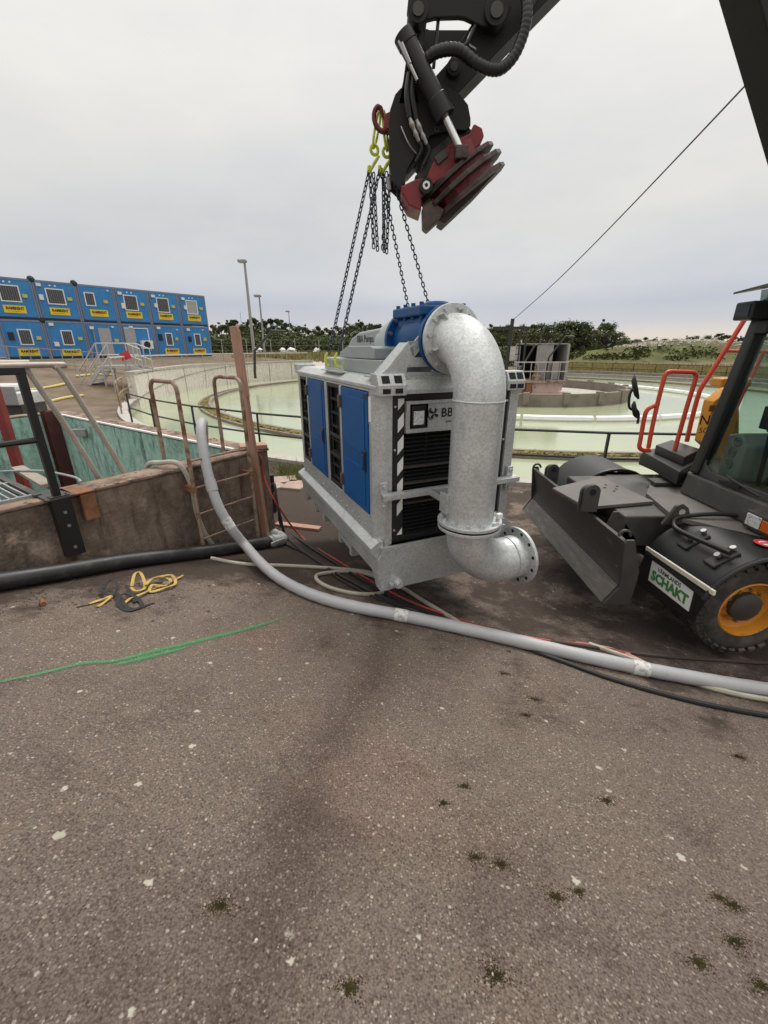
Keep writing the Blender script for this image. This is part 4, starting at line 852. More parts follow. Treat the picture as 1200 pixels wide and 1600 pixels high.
# blade linkage and chassis
mb = MB(); mb.py([(2.10, .50), (2.10, .66), (2.9, .72), (2.9, .5)], 3.75, 3.9); mb.build('push_arm', EXC, ex, bevel=.006)
mb = MB(); mb.py([(2.10, .50), (2.10, .66), (2.9, .72), (2.9, .5)], 4.9, 5.05); mb.build('push_arm', EXC, ex, bevel=.006)
for y in (4.0, 4.8): mb = MB(); mb.cyl((2.14, y, .76), (2.9, y, .84), .06, 14); mb.build('lift_cylinder', ARM, ex, smooth=True)
cvp = [at_z(863, 762, .98), at_z(938, 744, .98), at_z(1022, 783, .98), at_z(942, 790, .98), at_z(916, 792, .98)]
mb = MB(); mb.pz([(p.x, p.y) for p in cvp], .945, .98); cvo = mb.build('cover_plate', EXCL, ex, bevel=.006)
mb = MB(); c_ = at_z(945, 762, .98)
for dx, dy in ((0, 0), (.10, -.05), (.06, .10), (.16, .05), (.04, -.12)): mb.cyl((c_.x + dx, c_.y + dy, .979), (c_.x + dx, c_.y + dy, .983), .016, 8)
mb.build('cover_hole', BLACKM, cvo)
mb = MB(); mb.pz([(2.25, 3.66), (2.25, 5.0), (3.2, 5.0), (3.2, 3.66)], .62, .94); mb.build('front_housing', EXC, ex, bevel=.02)
eb('chassis', EXC, (2.75, 3.62, .48), (6.9, 5.12, .93), .03)
mb = MB(); mb.pz([(2.62, 3.55), (2.75, 4.2), (3.25, 4.9), (6.6, 4.9), (6.6, 2.9), (3.35, 2.9), (2.95, 3.2)], .94, .985); mb.build('deck_plate', EXCL, ex, bevel=.006)
mb = MB()
for y in (3.43, 3.47): p = at_y(1042, 800, y)
mb.py([(2.50, .92), (2.78, .92), (2.70, 1.08), (2.64, 1.12), (2.59, 1.10)], 3.50, 3.53); ty = mb.build('tie_down_eye', EXC, ex, bevel=.004)
mb = MB(); mb.cyl((2.65, 3.497, 1.04), (2.65, 3.533, 1.04), .028, 14); mb.build('eye_hole', PALE, ty)
eb('axle', EXC, (2.75, 3.2, .33), (3.1, 5.3, .55), .04); eb('axle', EXC, (5.6, 3.2, .33), (5.95, 5.3, .55), .04)
# wheels: twin tyres on deep orange rims
def wheel(xc, yo, zc, Rr, sgn, deep):
    wh = thing_part('wheel', (xc, yo, zc - Rr), ex); W_ = .30; y1 = yo + sgn * W_
    a = Vector((0, sgn, 0)); c = Vector((xc, yo, zc)); mb = MB()
    pr_ = [(Rr * .58, .02), (Rr * .70, .0), (Rr * .86, .012), (Rr * .955, .045), (Rr * .965, .10), (Rr * .965, W_ - .10), (Rr * .955, W_ - .045), (Rr * .86, W_ - .012), (Rr * .70, W_), (Rr * .58, W_ - .02)]
    mb.lathe(pr_, c, a, 56, closed=True); ty_ = mb.build('tyre', RUBBER, wh, smooth=True)
    u, v = Vector((1, 0, 0)), Vector((0, 0, 1)); tb = MB()
    for k in range(30):
        for side in (0, 1):
            q = 2 * math.pi * (k + .5 * side) / 30; d = u * math.cos(q) + v * math.sin(q); e_ = -u * math.sin(q) + v * math.cos(q)
            h0, h1 = (.015, .135) if side == 0 else (W_ - .135, W_ - .015)
            p0 = c + d * Rr * .975 + a * h0 + e_ * (.012 if side == 0 else -.012); p1 = c + d * Rr * .975 + a * h1 - e_ * (.012 if side == 0 else -.012)
            tb.bar(p0, p1, .052, Rr * .06, d)
            # shoulder part of the block
            s0 = c + d * Rr * .90 + a * (.006 if side == 0 else W_ - .006); s1 = c + d * Rr * .985 + a * (.03 if side == 0 else W_ - .03); tb.bar(s0, s1, .05, .022, a)
    tb.build('tread', RUBBER, ty_)
    mb = MB()
    if deep: mb.lathe([(Rr * .60, .018), (Rr * .575, .01), (Rr * .56, .03), (Rr * .53, .10), (Rr * .40, .125), (Rr * .34, .10), (Rr * .31, .10), (0, .11)], c, a, 48)
    else: mb.lathe([(Rr * .59, .02), (Rr * .5, .06), (0, .07)], c, a, 40)
    ri = mb.build('rim', ORANGE, wh, smooth=True)
    if deep:
        mb = MB(); mb.lathe([(Rr * .30, .11), (Rr * .30, .055), (Rr * .22, .04), (Rr * .13, .03), (0, .03)], c, a, 32); mb.build('hub', EXC, ri, smooth=True)
        mb = MB(); bolt_ring(mb, c + a * .105, -a, Rr * .355, 10, .012, .03); mb.build('wheel_nuts', STEEL, ri)['kind'] = 'stuff'
    return wh
def thing_part(name, loc, par):
    o_ = bpy.data.objects.new(name, None); COL.objects.link(o_); o_.location = loc; o_.parent = par; o_.matrix_parent_inverse = pmat(par).inverted(); return o_
WX, WY, WZ, WR = 2.93, 2.85, .44, .415
for xc in (WX, 5.75):
    wheel(xc, WY, WZ, WR, 1, True); wheel(xc, WY + .37, WZ, WR, 1, False); wheel(xc, 8.62 - WY - .0, WZ, WR, -1, True); wheel(xc, 8.62 - WY - .37, WZ, WR, -1, False)
# front fender with flap
def fender(y0, y1, xc, near=True):
    fe = MB(); n = 14; Ra, Rb = .52, .50; ou, inn = [], []
    for k in range(n + 1):
        a = R(165) - R(165 - 12) * k / n; ou.append((xc + Ra * 1.02 * math.cos(a), .50 + Ra * .93 * math.sin(a))); inn.append((xc + Rb * 1.02 * math.cos(a), .50 + Rb * .93 * math.sin(a)))
    fe.py(ou + inn[::-1], y0, y1); fo = fe.build('fender', BLACK, ex, smooth=True, bevel=.004)
    mb = MB(); rim = [Vector((x, y0 + .01, z)) for x, z in ou]; mb.tube(rim, .02, 8); mb.build('fender_lip', BLACK, fo, smooth=True)
    return fo, ou
fo, ou = fender(2.73, 3.52, WX); fender(5.1, 5.9, WX); fender(2.73, 3.52, 5.75)
# flap hanging in front of the tyre
fx = 2.445
fl0, fl1 = Vector((2.50, 2.70, .705)), Vector((2.50, 3.50, .655))
flap = MB(); c4 = [Vector((fx, 2.72, .70)), Vector((fx, 3.51, .66)), Vector((fx, 3.58, .40)), Vector((fx, 3.52, .285)), Vector((fx, 2.80, .385))]
nrm = Vector((-.012, 0, 0)); flap.add([v for v in c4] + [v + nrm for v in c4], [(0, 1, 2, 3, 4), (9, 8, 7, 6, 5)] + [(i, (i + 1) % 5, 5 + (i + 1) % 5, 5 + i) for i in range(5)]); flo = flap.build('mud_flap', BLACK, fo)
mb = MB(); mb.bar(Vector((fx - .004, 2.69, .712)), Vector((fx - .004, 3.54, .668)), .02, .04); mb.build('flap_strip', mat('cream_strip', (.62, .58, .48), .5), fo, bevel=.004)
ux = (Vector((0, 2.72, .70)) - Vector((0, 3.51, .66))).normalized(); uy = Vector((0, .12, 1)).normalized()
sc_ = Vector((fx - .0135, 3.13, .525))
SM = frame(sc_, ux, uy); mb = MB(); mb.box((-.27, -.098, 0), (.27, .098, .004), SM); sg = mb.build('sign_plate', WHITE, fo)
SM2 = SM.copy(); text('lettering', 'VÄRMLANDS', .05, SM @ Matrix.Translation((-.02, .055, .0045)), INK, sg, sx=1.05, bold=.001)
text('lettering', 'SCHAKT', .118, SM @ Matrix.Translation((.0, -.026, .0045)), GRN, sg, sx=1.05, bold=.006)
# hand loop and pads on the fender
def fp_(k, y, h=.0): a = R(165 - 153 * k); return Vector((WX + (.53 + h) * 1.02 * math.cos(a), y, .50 + (.53 + h) * .93 * math.sin(a)))
mb = MB(); mb.tube(smooth_path([fp_(.28, 2.86, .05), fp_(.24, 3.3, .06), fp_(.25, 3.44, .07), fp_(.32, 3.5, .07), fp_(.6, 3.46, .06), fp_(.75, 3.3, .02)], 5), .021, 10); mb.build('hand_loop', BLACK, fo, smooth=True)
for y in (2.92, 3.24):
    mb = MB(); p0, p1 = fp_(.17, y), fp_(.33, y); mb.bar(p0, p1, .12, .035, (0, 0, 1)); pd = mb.build('clamp_pad', BLACK, fo, bevel=.012)
    for kk in (.24, .32): mb = MB(); q = fp_(kk, y, .02); nn = (q - Vector((WX, y, .5))).normalized(); mb.cyl(q, q + nn * .025, .022, 10); mb.build('bolt', STEEL, pd, smooth=True)
mb = MB(); q = fp_(.50, 2.95, .002); nn = (q - Vector((WX, q.y, .5))).normalized(); M = frame(q, (0, -1, 0), nn.cross(Vector((0, -1, 0)))); 
mb.lathe([(.045, 0), (.075, 0), (.075, .003), (.045, .003)], q, nn, 28, closed=True); mb.build('round_emblem', mat('emblem_red', (.6, .05, .06), .4), fo)
mb = MB(); mb.lathe([(.0, 0), (.044, 0), (.044, .002), (.0, .002)], q, nn, 28); mb.build('emblem_centre', WHITE, fo)
mb = MB(); mb.py([(q.x - .04, q.z - .002), (q.x + .04, q.z - .002), (q.x + .04, q.z + .008), (q.x - .04, q.z + .008)], q.y - .008, q.y + .008); mb.build('emblem_bar', mat('emblem_red', (.6, .05, .06)), fo)
# superstructure: floor, cab, steps, side body
CX = 3.20                                                  # cab front plane at floor
mb = MB(); mb.py([(3.10, .99), (3.14, 1.20), (6.4, 1.20), (6.4, .99)], 2.95, 4.22); mb.build('cab_floor', EXC, ex, bevel=.015)
eb('slew_deck', EXC, (3.3, 4.22, .99), (6.6, 5.35, 1.14), .02)
hl = eb('headlight_housing', EXC, (3.03, 2.88, 1.0), (3.16, 3.3, 1.15), .01)
mb = MB(); mb.box((3.018, 3.13, 1.03), (3.03, 3.27, 1.13)); mb.build('headlight', LAMP, hl, bevel=.008); mb = MB(); mb.box((3.018, 3.03, 1.03), (3.03, 3.12, 1.12)); mb.build('indicator', AMBER, hl, bevel=.006)
# cab frame and glass
cab = MB()
def cabp(y, z): return Vector((CX + .02 + .135 * max(0, (z - 1.2)) * (1 if z > 1.2 else 0), y, z))
CY0, CY1, CZ0, CZ1 = 2.98, 4.18, 1.20, 2.72
cab.bar(cabp(CY1, CZ0), cabp(CY1, CZ1), .13, .11, (0, 1, 0))
cabo = cab.build('cab_frame', BLACK, ex, bevel=.02, seg=3)
mb = MB(); mb.bar(cabp(CY0, CZ0), cabp(CY0, CZ1), .09, .09, (0, 1, 0)); mb.build('front_pillar', BLACK, cabo, bevel=.02, seg=3)
mb = MB(); mb.bar(cabp(CY1 + .02, CZ0 + .3) + Vector((-.03, .03, 0)), cabp(CY1 + .02, CZ1 - .1) + Vector((-.03, .03, 0)), .03, .05, (0, 1, 0)); mb.build('pillar_trim', EXC, cabo, bevel=.008)
mb = MB(); p0 = cabp(CY1 - .05, CZ0); mb.prism([(CY0 + .03, CZ0), (CY1 - .03, CZ0), (CY1 - .03, CZ0 + .22), (CY1 - .07, CZ0 + .12), (CY1 - .16, CZ0 + .07), (CY0 + .03, CZ0 + .06)], -.04, .04, lambda a, b, c: (CX + .03 + c + .135 * (b - CZ0), a, b)); mb.build('sill', EXC, cabo, bevel=.006)
for y in (CY0, CY1): mb = MB(); mb.bar((5.0, y, CZ0), (5.0, y, CZ1), .09, .09, (0, 1, 0)); mb.build('rear_pillar', BLACK, cabo)
eb('cab_roof', EXC, (3.36, CY0 - .03, CZ1 - .02), (5.05, CY1 + .03, CZ1 + .09), .03, cabo)
eb('cab_back', DASH, (4.95, CY0, CZ0), (5.0, CY1, CZ0 + .6), 0, cabo); eb('cab_side_panel', EXC, (3.3, CY0 - .01, CZ0), (5.0, CY0 + .02, CZ0 + .35), .01, cabo)
GLASS = bpy.data.materials.new('tinted_glass'); GLASS.use_nodes = True; gt = GLASS.node_tree; gt.nodes.clear()
go_ = gt.nodes.new('ShaderNodeOutputMaterial'); gm = gt.nodes.new('ShaderNodeMixShader'); gtr = gt.nodes.new('ShaderNodeBsdfTransparent'); ggl = gt.nodes.new('ShaderNodeBsdfGlossy'); gfr = gt.nodes.new('ShaderNodeFresnel')
gtr.inputs[0].default_value = (.80, .86, .83, 1); ggl.inputs[0].default_value = (.9, .95, .92, 1); ggl.inputs[1].default_value = .03; gfr.inputs[0].default_value = 1.18
gt.links.new(gfr.outputs[0], gm.inputs[0]); gt.links.new(gtr.outputs[0], gm.inputs[1]); gt.links.new(ggl.outputs[0], gm.inputs[2]); gt.links.new(gm.outputs[0], go_.inputs[0])
mb = MB(); mb.prism([(CY0 + .04, CZ0 + .05), (CY1 - .06, CZ0 + .05), (CY1 - .06, CZ1 - .03), (CY0 + .04, CZ1 - .03)], 0, .006, lambda a, b, c: (CX + .005 + c + .135 * (b - CZ0), a, b)); mb.build('windscreen', GLASS, cabo)
mb = MB(); mb.box((3.45, CY1 - .012, CZ0 + .25), (4.9, CY1 - .006, CZ1 - .05)); mb.build('side_window', GLASS, cabo); mb = MB(); mb.box((3.45, CY0 + .006, CZ0 + .36), (4.9, CY0 + .012, CZ1 - .05)); mb.build('side_window', GLASS, cabo)
# inside the cab
mb = MB(); mb.box((4.97, CY0 + .05, CZ0 + .6), (4.98, CY1 - .05, CZ1)); mb.build('rear_window', GLASS, cabo)
mb = MB(); mb.px([(3.85, 1.20), (4.10, 1.20), (4.10, 1.62), (3.95, 1.66), (3.85, 1.55)], 3.34, 3.75); dsh = mb.build('dashboard', DASH, cabo, bevel=.02)
for y, z in ((3.95, 1.58), (3.98, 1.47), (3.98, 1.36)):
    mb = MB(); mb.tube(arc((3.335, y, z), .042, 0, 2 * math.pi * .999, (0, 1, 0), (0, 0, 1), 20), .007, 6); [mb.bar((3.333, y - .035, z + .012 * k), (3.333, y + .035, z + .012 * k), .006, .004) for k in (-1, 0, 1)]; mb.build('air_vent', mat('vent_grey', (.16, .17, .165), .5), dsh, smooth=True)
mb = MB(); mb.px([(3.25, 1.2), (3.75, 1.2), (3.75, 1.66), (3.66, 1.70), (3.62, 2.35), (3.35, 2.35), (3.3, 1.7), (3.25, 1.66)], 4.1, 4.35); mb.build('seat', DASH, cabo, bevel=.04)
mb = MB(); mb.box((3.7, 3.35, 1.62), (4.15, 3.75, 1.74)); mb.build('seat_cushion', DASH, cabo, bevel=.04)
mb = MB(); mb.cyl((3.5, 3.78, 1.2), (3.48, 3.8, 1.72), .02, 8); mb.cyl((3.48, 3.8, 1.70), (3.47, 3.8, 1.84), .035, 10); mb.build('joystick', BLACK, cabo, smooth=True)
mb = MB(); mb.box((3.40, 3.70, 1.72), (3.43, 3.86, 1.92)); mb.build('monitor', BLACK, cabo, bevel=.01); mb = MB(); mb.cyl((3.42, 3.62, 1.25), (3.55, 3.55, 1.80), .022, 8); mb.tube(arc((3.58, 3.52, 1.83), .17, 0, 6.28, (0, 1, 0), (.5, 0, .86), 20), .014, 6); mb.build('steering_wheel', BLACK, cabo, smooth=True)
mb = MB(); mb.tube(smooth_path([(3.20, 3.40, 1.22), (3.17, 3.62, 1.27), (3.16, 3.75, 1.30)], 5), .012, 6); mb.bar((3.165, 3.58, 1.25), (3.15, 3.80, 1.235), .015, .03); mb.build('wiper', BLACK, cabo)
# roof lamps, rain guard
lp0 = at_y(1178, 485, 4.16); mb = MB(); mb.box((lp0.x - .10, 4.05, lp0.z - .08), (lp0.x + .10, 4.26, lp0.z + .07)); l1 = mb.build('roof_lamp', BLACK, cabo, bevel=.015); mb = MB(); mb.box((lp0.x - .108, 4.08, lp0.z - .055), (lp0.x - .10, 4.23, lp0.z + .045)); mb.build('lamp_lens', PANE, l1)
lp1 = at_y(1192, 508, 4.1); mb = MB(); mb.box((lp1.x - .04, 4.0, lp1.z - .07), (lp1.x + .10, 4.14, lp1.z + .04)); mb.build('roof_lamp', BLACK, cabo, bevel=.01)
lp2 = at_y(1178, 510, 4.22); mb = MB(); mb.tube([(lp2.x - .03, 4.2, lp2.z), (lp2.x, 4.2, lp2.z - .05), (lp2.x + .05, 4.2, lp2.z)], .016, 6); mb.build('lamp_bracket', BLACK, cabo)
GG = mat('green_guard', (.06, .30, .20), .2, 0, .1, 4, alpha=.55)
mb = MB(); mb.add([at_y(1146, 457, 4.3), at_y(1235, 440, 4.3), at_y(1250, 440, 3.2), at_y(1240, 432, 3.2), at_y(1146, 460, 4.3), at_y(1235, 444, 4.3), at_y(1250, 445, 3.2), at_y(1240, 437, 3.2)], [(0, 1, 2, 3), (7, 6, 5, 4), (0, 4, 5, 1), (1, 5, 6, 2), (2, 6, 7, 3), (3, 7, 4, 0)]); mb.build('rain_guard', mat('guard_dark', (.02, .035, .03), .3), cabo)
g0 = at_y(1190, 472, 4.15); mb = MB(); mb.bar(at_y(1192, 478, 4.15), at_y(1196, 452, 4.15), .05, .02, (0, 1, 0)); mb.build('guard_stay', GG, cabo); mb = MB(); mb.box((g0.x - .02, 3.3, g0.z - .03), (g0.x + .25, 4.1, g0.z + .06)); mb.build('beacon_base', GG, cabo, bevel=.02)
# right front platform: step box, lamps, red rails, mirrors, yellow body
PY = 5.0
a_, b_ = at_y(1003, 703, PY), at_y(1075, 757, 4.7)
mb = MB(); mb.pz([tuple(at_z(1004, 705, 1.20)[:2]), tuple(at_z(1062, 737, 1.20)[:2]), tuple(at_z(1088, 722, 1.20)[:2]), tuple(at_z(1094, 705, 1.20)[:2]), tuple(at_z(1040, 696, 1.20)[:2])], 1.05, 1.20); stb = mb.build('step_box', BLACK, ex, bevel=.01)
q0, q1 = at_z(1026, 690, 1.30), at_z(1088, 705, 1.30); mb = MB(); mb.pz([tuple(at_z(1025, 695, 1.30)[:2]), tuple(at_z(1070, 714, 1.30)[:2]), tuple(at_z(1096, 702, 1.30)[:2]), tuple(at_z(1050, 687, 1.30)[:2])], 1.20, 1.30); tb_ = mb.build('tread_plate', BLACK, stb, bevel=.008)
p_ = at_z(1017, 716, 1.13); mb = MB(); s0, s1 = at_z(1008, 711, 1.13), at_z(1026, 719, 1.13); dd = (s1 - s0).normalized(); nn = Vector((-dd.y, dd.x, 0)); nn = -nn if nn.x > 0 else nn
mb.add([s0 + nn * .004 + Vector((0, 0, -.045)), s1 + nn * .004 + Vector((0, 0, -.045)), s1 + nn * .004 + Vector((0, 0, .045)), s0 + nn * .004 + Vector((0, 0, .045)), s0 + nn * .016 + Vector((0, 0, -.045)), s1 + nn * .016 + Vector((0, 0, -.045)), s1 + nn * .016 + Vector((0, 0, .045)), s0 + nn * .016 + Vector((0, 0, .045))], [(0, 1, 2, 3), (7, 6, 5, 4), (0, 4, 5, 1), (1, 5, 6, 2), (2, 6, 7, 3), (3, 7, 4, 0)]); mb.build('headlight', LAMP, stb, bevel=.006)
def rail(pts, y, r=.024, n=5, name='hand_rail'):
    P_ = [at_y(x, y_, yy if yy else y) for x, y_, yy in [(p + (None,))[:3] for p in pts]]
    mb = MB(); mb.tube(smooth_path(P_, n), r, 10); return mb.build(name, REDRAIL, ex, smooth=True)
rail([(1052, 712), (1058, 690), (1072, 640), (1086, 595), (1087, 586), (1082, 582), (1060, 581), (1046, 581), (1040, 585), (1036, 597), (1028, 628), (1019, 668), (1013, 700)], 4.85)
rail([(1029, 630), (1022, 634), (1012, 640), (1007, 652), (1001, 685), (999, 698), (1004, 703), (1016, 704)], 4.86)
mb = MB(); q = at_y(1052, 712, 4.85); mb.box((q.x - .05, 4.78, q.z - .02), (q.x + .05, 4.92, q.z + .02)); mb.build('rail_foot', REDRAIL, ex, bevel=.006)
rail([(1073, 690, 5.2), (1081, 655, 5.2), (1091, 618, 5.2), (1098, 602, 5.2), (1120, 568, 5.2), (1168, 492, 5.2), (1174, 483, 5.2), (1210, 480, 5.2)], 5.2, .026)
rail([(1134, 548, 5.2), (1165, 549, 5.3), (1240, 550, 5.4)], 5.2, .02)
rail([(1195, 548, 5.3), (1180, 578, 5.3), (1150, 640, 5.3), (1138, 690, 5.3)], 5.2, .02)
yb = MB(); yp = [at_y(px_, py_, 5.1) for px_, py_ in ((1086, 688), (1101, 625), (1125, 607), (1135, 604), (1140, 640), (1140, 720), (1120, 720))]
yb.prism([(p.x, p.z) for p in yp], 4.95, 5.12, lambda a, b, c: (a, c, b)); ybo = yb.build('side_body', YELLOW, ex, bevel=.012)
q = at_y(1101, 657, 4.948); text('lettering', 'N', .16, frame((q.x, 4.946, q.z), (1, 0, 0), (0, 0, 1)), INK, ybo); q = at_y(1100, 673, 4.948); text('lettering', 'SO', .095, frame((q.x, 4.946, q.z), (1, 0, 0), (0, 0, 1)), INK, ybo)
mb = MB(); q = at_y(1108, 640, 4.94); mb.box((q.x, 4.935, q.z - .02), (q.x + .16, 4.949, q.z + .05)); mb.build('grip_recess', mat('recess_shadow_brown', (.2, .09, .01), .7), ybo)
mb = MB(); q = at_y(1126, 597, 5.3); mb.box((q.x - .06, 5.2, q.z - .05), (q.x + .3, 5.4, q.z + .05)); mb.build('body_cap', YELLOW, ybo, bevel=.02)
eb('counterweight', EXC, (5.2, 4.3, 1.15), (6.9, 5.5, 2.1), .08); eb('engine_cover', EXC, (5.1, 2.95, 1.2), (6.9, 4.3, 2.0), .06)
mb = MB(); mb.tube(smooth_path([at_y(996, 662, 4.86), at_y(998, 650, 4.86), at_y(995, 641, 4.86), at_y(984, 638, 4.86), at_y(983, 622, 4.86), at_y(986, 612, 4.86), at_y(991, 606, 4.86)], 4), .014, 8); mao = mb.build('mirror_arm', BLACK, ex, smooth=True)
def mirror(px_, py_, w, h, tilt):
    c = at_y(px_, py_, 4.84); mb = MB(); n = 20; ax = Vector((math.cos(R(20)), -math.sin(R(20)) * 1.2, .35)).normalized()
    u = Vector((.18, .12, 1)).normalized(); u = (u - ax * u.dot(ax)).normalized(); v = ax.cross(u)
    o_ = len(mb.v)
    rings = [(.0, -.045), (.6, -.04), (.95, -.015), (1.0, 0), (.94, .006), (0, .006)]
    for r_, hh in rings:
        for k in range(n): a = 2 * math.pi * k / n; mb.v.append(tuple(c + ax * hh + u * h * r_ * math.sin(a) + v * w * r_ * math.cos(a)))
    for i in range(len(rings) - 1):
        for k in range(n): k2 = (k + 1) % n; mb.f.append((o_ + i * n + k, o_ + i * n + k2, o_ + (i + 1) * n + k2, o_ + (i + 1) * n + k))
    return mb.build('mirror', BLACK, mao, smooth=True)
mirror(995, 605, .07, .135, 0); mirror(994, 640, .06, .10, 0)
# far side wheel fender / arm rest below the platform
mb = MB(); mb.lathe([(0, .04), (.2, .035), (.38, .0), (.42, -.1)], at_y(935, 752, 5.75) + Vector((0, 0, -.03)), (0, 0, 1), 28); mb.build('far_fender_top', EXC, ex, smooth=True)
mb = MB(); mb.tube(smooth_path([at_y(925, 745, 5.5), at_y(950, 740, 5.5), at_y(985, 742, 5.5), at_y(1005, 750, 5.5), at_y(990, 762, 5.4)], 5), .025, 8); mb.build('hand_loop', BLACK, ex, smooth=True)
mb = MB(); mb.pz([tuple(at_z(1012, 748, 1.02)[:2]), tuple(at_z(1090, 748, 1.02)[:2]), tuple(at_z(1090, 755, 1.02)[:2]), tuple(at_z(1024, 756, 1.02)[:2])], 1.0, 1.03); mb.build('step_grate', EXC, ex)

# ------------------------------------------------------------------ boom, stick and tilt rotator
AY = 4.45
def c5(cx, cy, y=AY): return at_y(560 + .266667 * cx, .266667 * cy, y)
def c5p(pts, y): return [(p.x, p.z) for p in (c5(a, b, y) for a, b in pts)]
bm = [at_y(1153, 0, AY), at_y(1200, 165, AY)]; dv = (bm[0] - bm[1]).normalized()
b_lo = bm[1] - dv * 2.9; b_hi = bm[0] + dv * .75; nrm2 = Vector((dv.z, 0, -dv.x))
if nrm2.x < 0: nrm2 = -nrm2
mb = MB(); mb.py([(p.x, p.z) for p in (b_lo, bm[1], b_hi, b_hi + dv * .2 + nrm2 * .15, b_hi + nrm2 * .38, bm[1] + nrm2 * .5, b_lo + nrm2 * .35)], AY - .16, AY + .16); boo = mb.build('boom', ARM, ex, bevel=.01)
sdn = c5(560, 390); sup = c5(930, 0); sv = (sup - sdn).normalized(); top = b_hi + nrm2 * .16
YN = AY - .13
stk = c5p([(430, 440), (480, 395), (740, -20)], YN); e1 = c5(1110, 0, YN); e2 = c5(585, 545, YN); e3 = c5(500, 500, YN)
ext = 1.15
pA = c5(740, -20, YN) + sv * ext; pB = e1 + sv * ext
poly = [(c5(430, 470, YN).x, c5(430, 470, YN).z), (c5(520, 370, YN).x, c5(520, 370, YN).z), (c5(670, 130, YN).x, c5(670, 130, YN).z), (pA.x, pA.z), (pB.x, pB.z), (e1.x, e1.z), (e2.x, e2.z), (e3.x, e3.z)]
mb = MB(); mb.py(poly, YN, AY + .14); sto = mb.build('stick', ARM, ex, bevel=.006)
def pin(cx, cy, y0, y1, r, m=ARM, par=None):
    p = c5(cx, cy, y0); mb = MB(); mb.cyl((p.x, y0, p.z), (p.x, y1, p.z), r, 24); o_ = mb.build('pin', m, par or sto, smooth=True, bevel=.004); b_ = MB(); b_.cyl((p.x, y0 - .012, p.z), (p.x, y0, p.z), r * .55, 18); b_.build('pin_cap', EXC, o_, smooth=True); return p
# H link: near and far bars
def link(y0, y1):
    a, b = c5(350, 55, YN - .05), c5(810, 60, YN - .05); mb = MB(); mb.bar((a.x, (y0 + y1) / 2, a.z - .01), (b.x, (y0 + y1) / 2, b.z - .01), y1 - y0, .155, (0, 0, 1)) if False else None
    up = Vector((0, 0, 1)); h = .085; pts = [(a.x, a.z + .09), (a.x - .075, a.z + .05), (a.x - .085, a.z - .04), (a.x, a.z - .09), (a.x + .12, a.z - .066), (a.x + .3, a.z - .062), (b.x - .24, b.z - .062), (b.x - .1, b.z - .11), (b.x + .06, b.z - .10), (b.x + .10, b.z), (b.x + .06, b.z + .09), (b.x - .1, b.z + .066), (a.x + .12, a.z + .062)]
    mb.py(pts, y0, y1); return mb.build('link_bar', ARM, sto, bevel=.008)
link(YN - .09, YN - .045); link(AY + .15, AY + .20)
pin(350, 55, YN - .12, AY + .22, .075); pin(810, 60, YN - .12, AY + .22, .085); pin(560, 390, YN - .05, AY + .2, .055)
mb = MB(); pts = c5p([(290, 40), (400, 60), (375, 170), (345, 300), (330, 480), (360, 620), (230, 620), (262, 480), (300, 200)], YN); mb.py(pts, YN - .02, AY + .12); mb.build('bucket_link', ARM, sto, bevel=.008)
mb = MB(); p0, p1 = c5(830, -60), c5(815, -200); mb.cyl(c5(835, 20), c5(1100, -700), .07, 16); mb.build('bucket_cylinder', ARM, sto, smooth=True)
# tilt rotator head: side plates, cylinder, red housing, hitch plates
rot = thing_part('tilt_rotator', c5(400, 1100), ex)
pts_head = [(215, 560), (245, 525), (300, 500), (420, 470), (500, 500), (590, 555), (640, 620), (655, 700), (655, 740), (628, 772), (560, 765), (420, 800), (330, 920), (285, 1000), (270, 1065), (245, 1110), (190, 1060), (180, 900), (178, 760), (185, 650)]
mb = MB(); mb.py(c5p(pts_head, YN), YN - .02, YN + .02); hd = mb.build('side_plate', ARM, rot, bevel=.005)
mb = MB(); mb.py(c5p(pts_head, YN), AY + .10, AY + .14); mb.build('side_plate', ARM, rot, bevel=.005)
mb = MB(); mb.py(c5p([(250, 580), (560, 580), (600, 760), (430, 900), (360, 1000), (300, 960), (230, 900)], AY), YN + .021, AY + .099); mb.build('head_core', BLACKM, rot)
mb = MB(); mb.py(c5p([(300, 900), (420, 790), (628, 772), (655, 800), (560, 870), (470, 930), (425, 1000), (395, 1060), (350, 1080), (325, 1060), (380, 1000), (340, 985), (290, 1040), (262, 1050)], AY), YN + .03, AY + .09); mb.build('tilt_yoke', BLACK, rot, bevel=.006)
mb = MB(); a = c5(268, 215, YN - .12); b = c5(505, 680, YN - .12); mb.cyl(a, b, .070, 24); cyo = mb.build('tilt_cylinder', BLACK, rot, smooth=True, bevel=.006)
mb = MB(); mb.cyl(b - (b - a).normalized() * .13, b + (b - a).normalized() * .01, .082, 24); mb.build('gland', BLACK, cyo, smooth=True, bevel=.005); mb = MB(); mb.cyl(a - (b - a).normalized() * .02, a + (b - a).normalized() * .06, .076, 20); mb.build('gland', BLACK, cyo, smooth=True, bevel=.005)
mb = MB(); mb.tube([c5(238, 240, YN - .16), c5(290, 350, YN - .18), c5(345, 470, YN - .18)], .012, 8); mb.tube([c5(255, 250, YN - .18), c5(305, 370, YN - .19)], .01, 8); mb.build('hard_line', STEEL, cyo, smooth=True)
mb = MB(); mb.cyl(b, c5(600, 890, YN - .12), .031, 16); mb.build('chrome_rod', CHROME, cyo, smooth=True); mb = MB(); q = c5(600, 905, YN - .12); mb.box((q.x - .05, q.y - .05, q.z - .04), (q.x + .05, q.y + .05, q.z + .05)); mb.build('rod_eye', BROWNST, cyo, bevel=.01)
